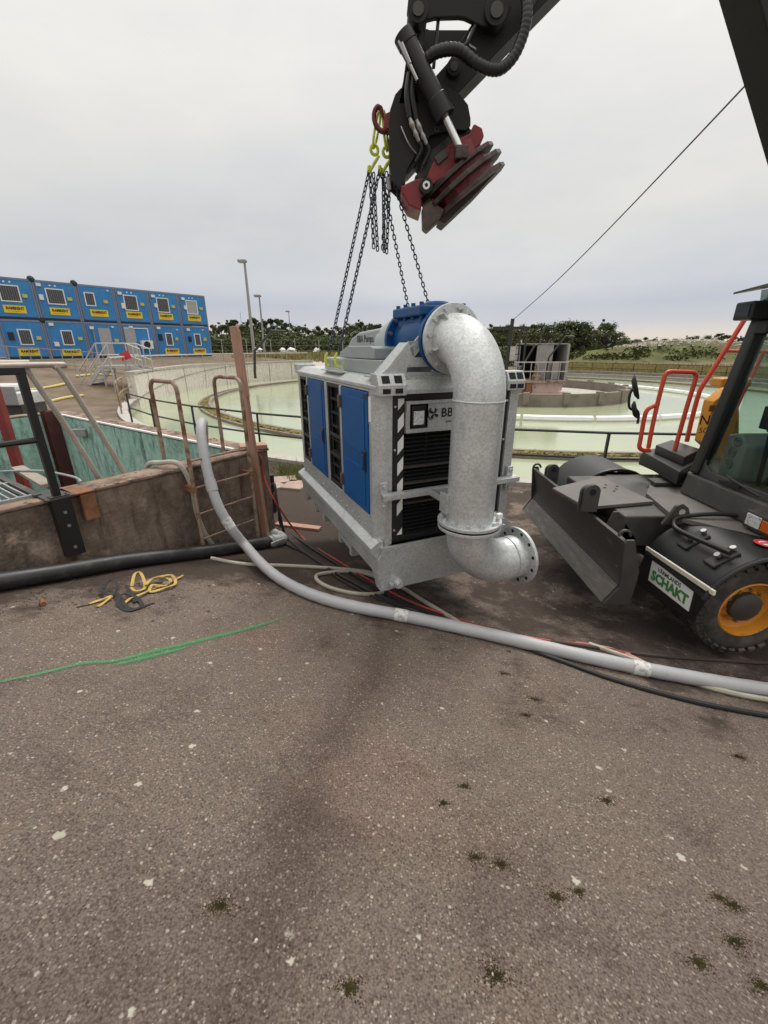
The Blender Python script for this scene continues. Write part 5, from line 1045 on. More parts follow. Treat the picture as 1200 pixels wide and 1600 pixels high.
mb = MB(); mb.py(c5p([(420, 1000), (520, 890), (630, 835), (655, 780), (700, 805), (712, 850), (690, 900), (520, 1060), (420, 1130), (360, 1200), (360, 1270), (290, 1240), (250, 1170), (245, 1130), (330, 1090), (390, 1080)], AY), YN - .04, AY + .16); mb.build('rotator_housing', REDROT, rot, bevel=.012)
q = c5(600, 985); mb = MB(); ax = (c5(420, 1080) - c5(740, 880)).normalized(); nz = Vector((-ax.z, 0, ax.x)); nz = -nz if nz.z > 0 else nz
mb.cyl(q - nz * .12, q + nz * .10, .20, 32); mb.build('worm_ring', REDROT, rot, smooth=True, bevel=.01)
mb = MB(); mb.bar(c5(455, 945, YN - .05), c5(515, 895, YN - .05), .06, .025, (0, 1, 0)); mb.build('hose_block', EXC, rot, bevel=.005)
axd = (c5(825, 935) - c5(400, 1290)).normalized(); nzd = Vector((-axd.z, 0, axd.x)); nzd = -nzd if nzd.z > 0 else nzd
for i, (cx, cy, rr_, th, m_) in enumerate(((572, 1030, .36, .036, BROWNST), (588, 1055, .27, .06, REDROT), (603, 1085, .385, .038, BROWNST), (624, 1110, .28, .06, REDROT), (648, 1134, .345, .034, BROWNST))):
    q = c5(cx, cy, AY); mb = MB(); n_ = 14; u_d, v_d = axd, Vector((0, 1, 0)); ring = [(math.cos(2 * math.pi * (k + .5) / n_) * rr_, math.sin(2 * math.pi * (k + .5) / n_) * rr_ * .78) for k in range(n_)]
    mb.prism(ring, -th / 2, th / 2, lambda a_, b_, c_: q + u_d * a_ + v_d * b_ + nzd * c_); mb.build('hitch_plate' if m_ is BROWNST else 'rotator_ring', m_, rot, bevel=.006)
mb = MB(); mb.py(c5p([(372, 1225), (420, 1185), (500, 1240), (468, 1300), (400, 1362), (375, 1340)], AY - .1), AY - .16, AY - .02); mb.build('hitch_claw', BROWNST, rot, bevel=.008)
mb = MB(); mb.py(c5p([(470, 1290), (760, 1020), (815, 985), (800, 1020), (690, 1140), (500, 1320), (470, 1300)], AY - .05), AY - .1, AY + .15); mb.build('hitch_body', mat('dark_brown_steel', (.035, .024, .02), .6, .2, .3, 8), rot, bevel=.008)
mb = MB(); q = c5(398, 1085, YN - .09); mb.cyl(q, q + Vector((0, .05, 0)), .055, 20); mb.build('pivot_eye', ARM, rot, smooth=True); mb = MB(); mb.lathe([(.014, 0), (.030, 0), (.030, .006), (.014, .006)], q - Vector((0, .006, 0)), (0, 1, 0), 20, closed=True); mb.build('grease_cap', WHITE, rot)
mb = MB(); q = c5(460, 755, YN - .03); mb.lathe([(.010, 0), (.022, 0), (.022, .01), (.010, .01)], q, (0, 1, 0), 16, closed=True); mb.build('bolt_ring', EXC, rot)
for k, (hx, hy, ex_, ey_) in enumerate(((300, 690, 355, 830), (340, 700, 400, 845))):
    mb = MB(); mb.tube(smooth_path([c5(300 + 25 * k, 430, YN - .08), c5(285 + 30 * k, 560, YN - .10), c5(hx, hy, YN - .09)], 5), .022, 8); mb.build('hydraulic_hose', BLACK, rot, smooth=True)
    a, b = c5(hx, hy, YN - .09), c5(ex_, ey_, YN - .06); mb = MB(); n_ = 9; mb.tube([a + (b - a) * (i / n_) for i in range(n_ + 1)], [.016, .016, .024, .024, .017, .017, .024, .018, .018, .015], 10); mb.build('hose_coupling', STEEL, rot, smooth=True)
    mb = MB(); mb.tube(smooth_path([b, c5(ex_ + 15, ey_ + 45, YN - .05), c5(ex_ - 20, ey_ + 120, YN - .03)], 4), .017, 8); mb.build('hydraulic_hose', BLACK, rot, smooth=True)
mb = MB(); mb.tube(smooth_path([c5(250, 740, YN - .04), c5(275, 800, YN - .05), c5(300, 850, YN - .05), c5(340, 900, YN - .03)], 4), .006, 6); mb.build('thin_cable', STEEL, rot, smooth=True)
# corrugated hose loop and thin hoses
hpts = smooth_path([c5(370, 390, YN - .10), c5(430, 320, YN - .14), c5(520, 290, YN - .16), c5(600, 300, YN - .17), c5(690, 370, YN - .18), c5(770, 405, YN - .18), c5(840, 400, YN - .18), c5(910, 330, YN - .18), c5(960, 220, YN - .18), c5(985, 110, YN - .18), c5(985, 0, YN - .16), c5(960, -90, YN - .14)], 14)
mb = MB(); mb.tube(hpts, [.039 + (.0018 if (i // 2) % 2 else -.0006) for i in range(len(hpts))], 10); mb.build('spiral_hose', BLACK, sto, smooth=True)
for k, pth in enumerate(([(480, -10), (460, 200), (440, 400)], [(740, 0), (650, 230), (600, 280)], [(700, 120), (640, 240), (690, 290)], [(960, 0), (1000, 60), (1010, -80)], [(1010, 40), (1060, -40), (1120, -120)])):
    mb = MB(); mb.tube(smooth_path([c5(a, b, YN - .05 - .02 * (k % 2)) for a, b in pth], 5), .013 if k != 2 else .008, 8); mb.build('thin_hose', BLACK if k != 2 else STEEL, sto, smooth=True)
# lifting hook on the head
mb = MB(); mb.py(c5p([(190, 670), (150, 690), (150, 745), (160, 775), (195, 775)], AY), AY - .06, AY + .06); hko = mb.build('hook_block', REDROT, rot, bevel=.006)
mb = MB(); mb.tube(smooth_path([c5(158, 700), c5(140, 665), c5(130, 632), c5(112, 628), c5(95, 655), c5(93, 700), c5(110, 745), c5(140, 770), c5(165, 765)], 5), [.012 + .008 * min(1, i / 14) for i in range(41)], 10); mb.build('lifting_hook', mat('hook_red', (.12, .022, .022), .5, .2, .2, 8), rot, smooth=True)
mb = MB(); mb.cyl(c5(175, 1040, AY - .1), c5(180, 1110, AY - .1), .02, 10); mb.build('tag_plate', GREYST, rot)

# ================================================================== HOSES, PIPES AND SMALL THINGS ON THE YARD
def gpath(pts, off): return [on_g(a, b, off) for a, b in pts]
# big grey hose from the tank over the wall, across the yard
hz = []
def wpl(px, py, w): return on_plane(px, py, tkp(0, w, 0), NW)
hz += [wpl(320, 760, .60), wpl(319, 705, .46), wpl(318, 674, .30), wpl(317, 661, .16), wpl(315, 662, .06), wpl(314, 675, -.03), wpl(318, 705, -.13), wpl(327, 748, -.24), wpl(341, 790, -.35), wpl(362, 826, -.45), wpl(385, 854, -.54)]
hz += gpath([(412, 884)], .10) + gpath([(445, 909), (490, 930), (550, 947), (640, 964), (760, 990), (880, 1018), (1000, 1044), (1110, 1064), (1200, 1078), (1320, 1096)], .055)
hp_ = smooth_path(hz, 8); mb = MB(); mb.tube(hp_, [.051 + .0012 * math.sin(i * 2.2) for i in range(len(hp_))], 16); gh = tag(mb.build('grey_hose', HOSEG, smooth=True), 'thick light grey hose curving over the tank wall and across the yard', 'hose')
def near_idx(px, py):
    g_ = on_g(px, py, .05); return min(range(len(hp_)), key=lambda i: (hp_[i] - g_).length)
def sleeve(i, m, r, ln=1, name='hose_sleeve'):
    mb = MB(); a, b = hp_[max(0, i - ln)], hp_[min(len(hp_) - 1, i + ln)]; mb.tube([a, hp_[i], b], r, 14); mb.build(name, m, gh, smooth=True)
TAPE = mat('white_tape', (.62, .61, .58), .6, 0, .15, 30, (.35, .34, .32), (.5, .6), 25)
for px_, py_ in ((632, 962), (1005, 1046)): 
    i = near_idx(px_, py_); mb = MB(); d = (hp_[i + 1] - hp_[i - 1]).normalized(); mb.tube([hp_[i] - d * .055, hp_[i] + d * .055], .0555, 14); mb.build('tape_wrap', TAPE, gh, smooth=True)
for i in (58, 70): d = (hp_[i + 1] - hp_[i - 1]).normalized(); mb = MB(); mb.tube([hp_[i] - d * .06, hp_[i] + d * .06], .0575 if i == 58 else .056, 14); mb.build('hose_sleeve' if i == 58 else 'tape_wrap', HOSEG if i == 58 else TAPE, gh, smooth=True)
# black plastic pipe along the wall foot, steel coupling and elbow
def wall_foot(px, py, off, r): p = on_g(px, py, r); return p
bp_ = [on_g(x, y, .075) for x, y in ((-90, 922), (0, 908), (90, 894), (200, 876), (320, 862), (400, 850), (422, 846))]
mb = MB(); mb.tube(smooth_path(bp_, 5), .072, 18); tag(mb.build('black_pipe', PIPEB, smooth=True), 'black plastic pipe lying along the foot of the tank wall', 'pipe')
cp0 = bp_[-1]; dr = (bp_[-1] - bp_[-3]).normalized()
cpl = thing('pipe_coupling', 'galvanised elbow coupling with lever on the end of the black pipe', 'coupling', cp0 - Vector((0, 0, .07)))
mb = MB(); e0 = cp0 + dr * .01; mb.tube([e0 - dr * .04, e0, e0 + dr * .005, e0 + dr * .05, e0 + dr * .055, e0 + dr * .12], [.074, .074, .088, .088, .078, .078], 20); mb.build('sleeve', GALV, cpl, smooth=True)
sd_ = Vector((-dr.y, dr.x, 0)).normalized(); mb = MB(); cc = e0 + dr * .12 + sd_ * .14 + Vector((0, 0, .0)); ep = [cc + (-sd_ * math.cos(a) + dr * math.sin(a)) * .14 for a in [R(100) * k / 9 for k in range(10)]]
mb.tube(ep + [ep[-1] + (ep[-1] - ep[-2]).normalized() * .08], [.08] * 10 + [.092], 20); mb.build('elbow', GALV, cpl, smooth=True)
mb = MB(); mb.bar(e0 - dr * .08 - sd_ * .095 + Vector((0, 0, -.01)), e0 + dr * .15 - sd_ * .09 + Vector((0, 0, .03)), .016, .045); mb.build('lever', GALV, cpl, bevel=.004)
# cream hoses
def hose(name, label, m, pts, r, cat='hose', n=8): mb = MB(); mb.tube(smooth_path(pts, 6), r, n); return tag(mb.build(name, m, smooth=True), label, cat)
hose('cream_hose', 'thin cream hose bending over the tank wall beside the ladder', HOSEW, [tkp(1.36, .5, 1.0), tkp(1.32, .33, 1.25), tkp(1.27, .18, 1.29), tkp(1.17, .0, 1.28), tkp(1.11, -.06, 1.05), tkp(1.10, -.06, .75), tkp(1.06, -.07, .5), tkp(.98, -.09, .28), tkp(.93, -.10, .20)], .026)
hose('cream_hose', 'thin cream hose looping on the asphalt under the hanging pump', HOSEW, gpath([(330, 872), (380, 881), (450, 884), (520, 888), (575, 894), (600, 905), (598, 925), (560, 928), (515, 918), (494, 904), (505, 896), (560, 894), (620, 914), (660, 938), (700, 962), (740, 985), (800, 1002)], .02), .020)
hose('cream_hose', 'thin cream hose running out from under the grey hose by the excavator wheel', HOSEW, gpath([(920, 1006), (960, 1020), (1000, 1034), (1070, 1062), (1140, 1082), (1210, 1095), (1300, 1110)], .02), .02)
# cables
p0 = tkp(.10, -.04, 1.0)
hose('black_cable', 'black cable curving from the wall corner to under the grey hose, lower of the pair', CBLACK, [tkp(-.25, .3, .62), tkp(-.16, .12, .70), tkp(-.08, .02, .58), tkp(-.05, -.06, .30)] + gpath([(450, 842), (500, 880), (560, 915), (640, 955), (720, 980), (790, 1002), (870, 1030), (960, 1062), (1080, 1095), (1200, 1118), (1300, 1132)], .016), .017, 'cable')
hose('black_cable', 'black cable running straight from the corner post under the hanging pump', CBLACK, [tkp(-.2, .2, .55), tkp(-.1, .02, .40)] + gpath([(440, 822), (480, 852), (540, 890), (600, 925), (680, 962), (760, 988), (800, 1002)], .016), .015, 'cable')
hose('red_cable', 'red cable dropping from the tank corner and running along the grey hose', CRED, [tkp(.16, .05, ZT + .02), tkp(.13, -.04, 1.12), at_y(412, 745, 5.08), at_y(434, 790, 5.0)] + gpath([(470, 838), (530, 878), (620, 930), (700, 962), (770, 984), (850, 1000), (920, 1008), (985, 1022)], .018), .012, 'cable')
hose('black_cable', 'thin black cable winding loosely on the soil between plank and pump', CBLACK, gpath([(445, 850), (490, 872), (530, 905), (590, 935), (650, 950), (700, 975), (770, 996)], .014), .011, 'cable')
hose('brown_cable', 'dirty brown cable lying in front of the excavator wheel', CBROWN, gpath([(860, 1002), (930, 1012), (1010, 1023), (1100, 1030), (1200, 1036), (1300, 1040)], .016), .016, 'cable')
hose('pink_cable', 'short pink cable end beside the grey hose', CPINK, gpath([(900, 1004), (950, 1012), (985, 1024), (1010, 1036)], .016), .010, 'cable')
# black standpipe at the tank corner
sp0 = on_g(428, 800); mb = MB(); mb.tube([(sp0.x, sp0.y, -.1), (sp0.x, sp0.y, .50), (sp0.x, sp0.y, .52)], [.055, .055, .062], 14); tag(mb.build('standpipe', CBLACK, smooth=True), 'short black standpipe beside the tank wall corner', 'pipe')
# plank, kerb pieces
a, b = on_g(432, 818, .02), on_g(500, 826, .02); mb = MB(); mb.bar(a, b, .12, .035); tag(mb.build('loose_plank', WOOD, bevel=.003), 'loose pinkish plank lying on the ground behind the pump', 'plank')
for i, (x, y, s_) in enumerate(((440, 752, .3), (462, 760, .26), (425, 762, .22))):
    q = on_g(x, y, .0); mb = MB(); mb.box((-s_, -.22, -.02), (s_, .22, .05), Matrix.Translation(q) @ Matrix.Rotation(.3 + i, 4, 'Z')); tag(mb.build('paving_slab', mat('pink_slab', (.36, .27, .22), .9, 0, .2, 6, bump=.3), bevel=.01), ('pinkish paving slab lying nearest the weeds', 'pinkish paving slab beyond the plank', 'small pinkish slab by the tank corner')[i], 'slab')
# steel pipe end and straps by the wall
mb = MB(); q = on_g(68, 944, .018); mb.tube([q, q + Vector((-.05, .05, 0))], .018, 12); tag(mb.build('pipe_stub', RUST, smooth=True), 'tiny cut pipe end lying on the ground', 'pipe')
def ribbon(mb, pts, w, th=.004, n=6):
    w = w * .8
    P_ = smooth_path(pts, n); o_ = len(mb.v)
    for i, p in enumerate(P_):
        t = (P_[min(i + 1, len(P_) - 1)] - P_[max(i - 1, 0)]).normalized(); up = Vector((.15 * math.sin(i * .7), .15 * math.cos(i * .9), 1)).normalized(); s_ = t.cross(up)
        s_ = s_.normalized() if s_.length > 1e-4 else Vector((1, 0, 0)); u = s_.cross(t).normalized()
        for a, b in ((-1, -1), (1, -1), (1, 1), (-1, 1)): mb.v.append(tuple(p + s_ * a * w / 2 + u * b * th / 2))
    for i in range(len(P_) - 1):
        for k in range(4): k2 = (k + 1) % 4; mb.f.append((o_ + i * 4 + k, o_ + i * 4 + k2, o_ + i * 4 + 4 + k2, o_ + i * 4 + 4 + k))
def gp(x, y, h=.02): q = on_g(x, y, 0); return q + Vector((0, 0, h))
mb = MB()
ribbon(mb, [gp(140, 945, .01), gp(160, 940, .02), gp(175, 937, .03), gp(160, 946, .012), gp(152, 950, .01)], .03)
ribbon(mb, [gp(190, 949, .012), gp(205, 940, .03), gp(220, 934, .03), gp(240, 923, .02), gp(262, 915, .02), gp(278, 906, .015), gp(287, 903, .03)], .032)
ribbon(mb, [gp(208, 924, .05), gp(215, 914, .11), gp(224, 912, .10), gp(228, 922, .03), gp(214, 928, .03), (gp(206, 926, .05))], .03)
ribbon(mb, [gp(230, 922, .05), gp(240, 913, .06), gp(256, 909, .05), gp(268, 913, .04), gp(258, 920, .03), gp(240, 922, .05), gp(236, 928, .02), gp(262, 922, .03), gp(275, 916, .03), gp(270, 908, .06), gp(250, 912, .07)], .032)
ys = tag(mb.build('yellow_strap', STRAPY), 'tangled dirty yellow ratchet strap lying by the black pipe', 'strap')
mb = MB(); mb.box((-.03, -.02, 0), (.03, .02, .03), Matrix.Translation(gp(262, 917, .02))); mb.build('buckle', STEEL, ys, bevel=.004)
mb = MB()
ribbon(mb, [gp(120, 950, .006), gp(140, 946, .006)], .012)
ribbon(mb, [gp(165, 930, .06), gp(175, 922, .09), gp(186, 925, .07), gp(180, 934, .03), gp(166, 933, .04), gp(164, 927, .07), gp(180, 921, .09)], .03)
ribbon(mb, [gp(185, 935, .05), gp(192, 945, .03), gp(205, 953, .01), gp(222, 948, .01), gp(216, 940, .03), gp(202, 936, .05), gp(190, 940, .05), gp(186, 948, .02), gp(200, 956, .01), gp(215, 953, .012), gp(240, 943, .006)], .034)
ribbon(mb, [gp(200, 925, .06), gp(206, 935, .03), gp(212, 944, .02)], .03)
tag(mb.build('black_strap', STRAPK), 'tangled black strap lying with the yellow strap by the pipe', 'strap')
# sprayed green line
SPR = bpy.data.materials.new('green_spray'); SPR.use_nodes = True; tt = SPR.node_tree; bs = tt.nodes['Principled BSDF']; bs.inputs['Base Color'].default_value = (.03, .30, .11, 1); bs.inputs['Roughness'].default_value = .8
_tc = tt.nodes.new('ShaderNodeTexCoord'); _n1 = tt.nodes.new('ShaderNodeTexNoise'); _n1.inputs['Scale'].default_value = 110; _n1.inputs['Detail'].default_value = 5; _n1.inputs['Roughness'].default_value = .8; tt.links.new(_tc.outputs['Object'], _n1.inputs['Vector'])
_u = tt.nodes.new('ShaderNodeAttribute'); _u.attribute_name = 'edge'; _s = tt.nodes.new('ShaderNodeMath'); _s.operation = 'SUBTRACT'; tt.links.new(_n1.outputs[0], _s.inputs[0]); tt.links.new(_u.outputs['Fac'], _s.inputs[1])
_r = tt.nodes.new('ShaderNodeMapRange'); _r.inputs[1].default_value = .20; _r.inputs[2].default_value = .46; _r.inputs[4].default_value = .6; tt.links.new(_s.outputs[0], _r.inputs[0]); tt.links.new(_r.outputs[0], bs.inputs['Alpha'])
def spray(pts, w):
    P_ = smooth_path([on_g(a, b, .0) for a, b in pts], 8); mb = MB(); ed = []; ns = 7
    for i, p in enumerate(P_):
        t = (P_[min(i + 1, len(P_) - 1)] - P_[max(i - 1, 0)]).normalized(); s_ = t.cross(Vector((0, 0, 1))).normalized(); ww = w[min(len(w) - 1, i * len(w) // len(P_))]
        end = min(i, len(P_) - 1 - i) / (len(P_) * .2)
        for k in range(ns):
            q = p + s_ * ww * (k / (ns - 1) - .5) * 2.0; mb.v.append((q.x, q.y, hfun(q.x, q.y) + .012 * noise.noise(Vector((q.x * .8, q.y * .8, 0))) + .007)); ed.append(abs(k / (ns - 1) - .5) * 1.15 + max(0, .35 * (1 - end)))
    for i in range(len(P_) - 1):
        for k in range(ns - 1): mb.f.append((i * ns + k, i * ns + k + 1, i * ns + ns + k + 1, i * ns + ns + k))
    o = mb.build('painted_line', SPR); at = o.data.attributes.new('edge', 'FLOAT', 'POINT'); at.data.foreach_set('value', ed); return o
struct(spray([(-160, 1096), (-60, 1078), (60, 1054), (130, 1037), (180, 1033), (240, 1018), (320, 1000), (400, 980), (450, 965), (500, 948)], (.03, .03, .035, .045, .04, .055, .065, .055, .04, .035)), 'faint green spray paint line on the asphalt')
struct(spray([(170, 1042), (210, 1032), (260, 1020), (300, 1010)], (.05, .06, .05)), 'wider patch of green spray paint on the asphalt')
# moss patches, soil crumbs, weeds
mb = MB()
for px_, py_, r_ in ((1150, 1472, .075), (1092, 1505, .055), (775, 1525, .07), (1147, 1415, .06), (1122, 1402, .045), (868, 1402, .055), (836, 1092, .09), (788, 1052, .07), (822, 1118, .06), (1155, 1182, .08), (948, 1252, .055), (546, 1542, .05), (342, 1415, .06), (783, 1352, .05), (742, 1340, .045), (904, 1395, .03), (726, 1230, .04), (692, 1255, .04), (1190, 1540, .05)):
    c = on_g(px_, py_)
    for _ in range(int(11000 * r_)):
        a = random.uniform(0, 6.28); d = r_ * abs(random.gauss(0, .36)) * (1 + .45 * math.sin(3 * a + px_) + .25 * math.sin(7 * a + py_)); x, y = c.x + d * math.cos(a) * 1.3, c.y + d * math.sin(a) * .75
        mb.rock((x, y, hfun(x, y) + .012 * noise.noise(Vector((x * .8, y * .8, 0))) - .001), random.uniform(.0016, .0036), random.uniform(.0015, .0035))
tag(mb.build('moss', MOSS), 'dark olive moss tufts dotted over the asphalt', 'moss', kind='stuff')
GRIT = mat('pale_grit', (.22, .19, .16), .85, 0, .5, 60, (.46, .42, .36), (.54, .62), 35)
mb = MB()
for _ in range(3500):
    r_ = .5 * math.exp(random.random() * 2.2); a = random.uniform(-1.2, 1.2); x, y = r_ * math.sin(a), r_ * math.cos(a)
    if in_tank(x, y, -.4) or ((x + 1.46) * .821 - (y - 5.22) * .571) < .1: continue
    q_ = .0013 * math.exp(random.random() ** 2 * 1.5); mb.rock((x, y, hfun(x, y) + .012 * noise.noise(Vector((x * .8, y * .8, 0))) + q_ * .1), q_, q_ * .55)
tag(mb.build('grit', GRIT), 'pale stone grit lying in the worn asphalt', 'grit', kind='stuff')
mb = MB()
for _ in range(1500):
    px_, py_ = random.choice(((random.gauss(260, 120), random.gauss(905, 14)), (random.gauss(520, 60), random.gauss(860, 25)), (random.gauss(860, 50), random.gauss(930, 40)), (random.gauss(900, 90), random.gauss(985, 14)), (random.gauss(520, 50), random.gauss(800, 20)), (random.gauss(850, 25), random.gauss(850, 40)), (random.gauss(170, 150), random.gauss(945, 18))))
    if not 740 < py_ < 1040: continue
    c = on_g(px_, py_)
    if (c.xy - TC).length < TR + .4 or in_tank(c.x, c.y, -.05): continue
    mb.rock((c.x, c.y, c.z + .0), random.uniform(.003, .010) * (3.0 if random.random() < .05 else 1), random.uniform(.002, .008))
tag(mb.build('soil_crumbs', SOIL), 'dark soil crumbs and clods scattered along the wall and under the pump', 'soil', kind='stuff')
mb = MB()
for px_, py_, n_ in ((452, 742, 260), (440, 735, 120), (470, 750, 120), (462, 732, 80), (1075, 770, 0)):
    for _ in range(n_):
        c = on_g(px_ + random.gauss(0, 9), py_ + random.gauss(0, 4)); h = random.uniform(.06, .22); d = Vector((random.gauss(0, .06), random.gauss(0, .06), h)); w = Vector((random.gauss(0, 1), random.gauss(0, 1), 0)).normalized() * .006
        mb.add([c - w, c + w, c + d * .6 + w * .7, c + d, c + d * .6 - w * .7], [(0, 1, 2, 3, 4)])
tag(mb.build('weeds', mat('weed_green', (.12, .14, .03), .8, 0, .35, 3, (.25, .2, .06), (.5, .7), 4), recalc=False), 'yellow green weeds growing at the tank rim behind the pump', 'weeds', kind='stuff')

# ================================================================== CABINS
def cabin_base():
    r = thing('site_cabin', 'x', 'cabin', group='stacked blue site cabins')
    mb = MB(); mb.box((-1.19, .03, .12), (1.19, 6.0, 2.48)); mb.build('body', CBLUE, r)
    mb = MB()
    for k in range(5): pass
    mb.box((-1.17, .012, .16), (1.17, .032, 2.44)); mb.build('front_panel', CBLUE, r)
    for x in (-1.235, 1.235): mb = MB(); mb.box((x - .05, 0, 0), (x + .05, .14, 2.6)); mb.build('corner_post', CGREY, r)
    for z0, z1, m in ((0, .13, CDARK), (2.47, 2.6, CGREY)): mb = MB(); mb.box((-1.184, .004, z0), (1.184, .12, z1)); mb.build('rail', m, r)
    mb = MB(); mb.cyl((-1.10, -.03, .2), (-1.10, -.03, 2.5), .035, 6); mb.build('downpipe', CGREY, r)
    return r
cb0 = cabin_base()
def add_local(r, name, m, lo, hi, par=None, bev=0):
    mb = MB(); mb.box(lo, hi); o_ = mb.build(name, m); o_.parent = par or r
    if par: o_.matrix_parent_inverse = Matrix.Translation(par.location).inverted()
    return o_
def cabin(s, level, spec, label):
    r = copy_tree(cb0) if (s, level) != (0, 0) else cb0
    r['label'] = label
    for k in spec:
        t = k[0]
        if t == 'win':
            _, x, z, w, h, blind = k
            f = MB()
            for lo, hi in (((x - w / 2, -.04, z - h / 2), (x + w / 2, .02, z - h / 2 + .07)), ((x - w / 2, -.04, z + h / 2 - .07), (x + w / 2, .02, z + h / 2)), ((x - w / 2, -.04, z - h / 2 + .07), (x - w / 2 + .07, .02, z + h / 2 - .07)), ((x + w / 2 - .07, -.04, z - h / 2 + .07), (x + w / 2, .02, z + h / 2 - .07))): f.box(lo, hi)
            fo_ = f.build('window', WHITE); fo_.parent = r
            add_local(r, 'pane', PANE if blind < 2 else DOORG, (x - w / 2 + .06, -.012, z - h / 2 + .06), (x + w / 2 - .06, .008, z + h / 2 - .06), fo_)
            if blind < 2:
                n = int(w / .14)
                for i in range(1, n): xx = x - w / 2 + .06 + (w - .12) * i / n; add_local(r, 'bar', BLIND, (xx - .014, -.035, z - h / 2 + .07), (xx + .014, -.015, z + h / 2 - .07), fo_)
        elif t == 'sign':
            _, x, z = k; p_ = add_local(r, 'sign', YSIGN, (x - .62, -.02, z - .24), (x + .62, .009, z + .24))
            tx = text('lettering', 'RAMIRENT', .25, frame((x + .02, -.024, z + .05), (1, 0, 0), (0, 0, 1)), INK, None, bold=.012, sx=.85); tx.parent = p_; tx.matrix_parent_inverse = Matrix.Translation(p_.location).inverted()
            add_local(r, 'sign_line', REDINK, (x - .45, -.024, z - .14), (x + .3, -.021, z - .11), p_)
        elif t == 'box': _, x, z, w, h, m = k; add_local(r, 'fitting', m, (x - w / 2, -.10, z - h / 2), (x + w / 2, .01, z + h / 2))
        elif t == 'door': _, x, m = k; d_ = add_local(r, 'door', m, (x - .42, -.03, .15), (x + .42, .02, 2.2)); add_local(r, 'handle', CDARK, (x + .3, -.06, 1.1), (x + .36, -.03, 1.2), d_)
        elif t == 'frame': 
            _, x, z, w, h = k
            for lo, hi in (((x - w / 2, -.03, z + h / 2 - .07), (x + w / 2, .01, z + h / 2)), ((x + w / 2 - .07, -.031, z - h / 2), (x + w / 2 + .002, .012, z + h / 2 - .071))): add_local(r, 'trim', WHITE, lo, hi)
        elif t == 'ac':
            _, x, z = k; a_ = add_local(r, 'air_conditioner', WHITE, (x - .45, -.4, z - .33), (x + .45, -.02, z + .33)); mb = MB(); mb.lathe([(0, 0), (.25, 0), (.27, .02), (0, .025)], (x - .05, -.40, z), (0, -1, 0), 20); o_ = mb.build('fan_grille', CDARK); o_.parent = a_; o_.matrix_parent_inverse = Matrix.Translation(a_.location).inverted()
        elif t == 'cap': mb = MB(); mb.lathe([(0, .18), (.17, .13), (.24, 0), (.17, -.13), (0, -.18)], (-1.25, .1, 2.62), (0, -1, .3), 14); o_ = mb.build('vent_cap', CDARK); o_.parent = r
        elif t == 'dots':
            for xx in (-.16, .16): add_local(r, 'vent', WHITE, (xx - .05 + k[1], -.02, 2.26), (xx + .05 + k[1], .015, 2.36))
    cpos = CQ - CD * (1.24 + 2.6 * s); z = 1.68 + 2.62 * level
    place(r, (cpos.x, cpos.y, z), math.atan2(CD.y, CD.x)); return r
Wn = WHITE; YL = mat('yellow_notice', (.55, .50, .10), .5)
com = lambda *a: list(a)
ordn = ('first', 'second', 'third', 'fourth', 'fifth', 'sixth')
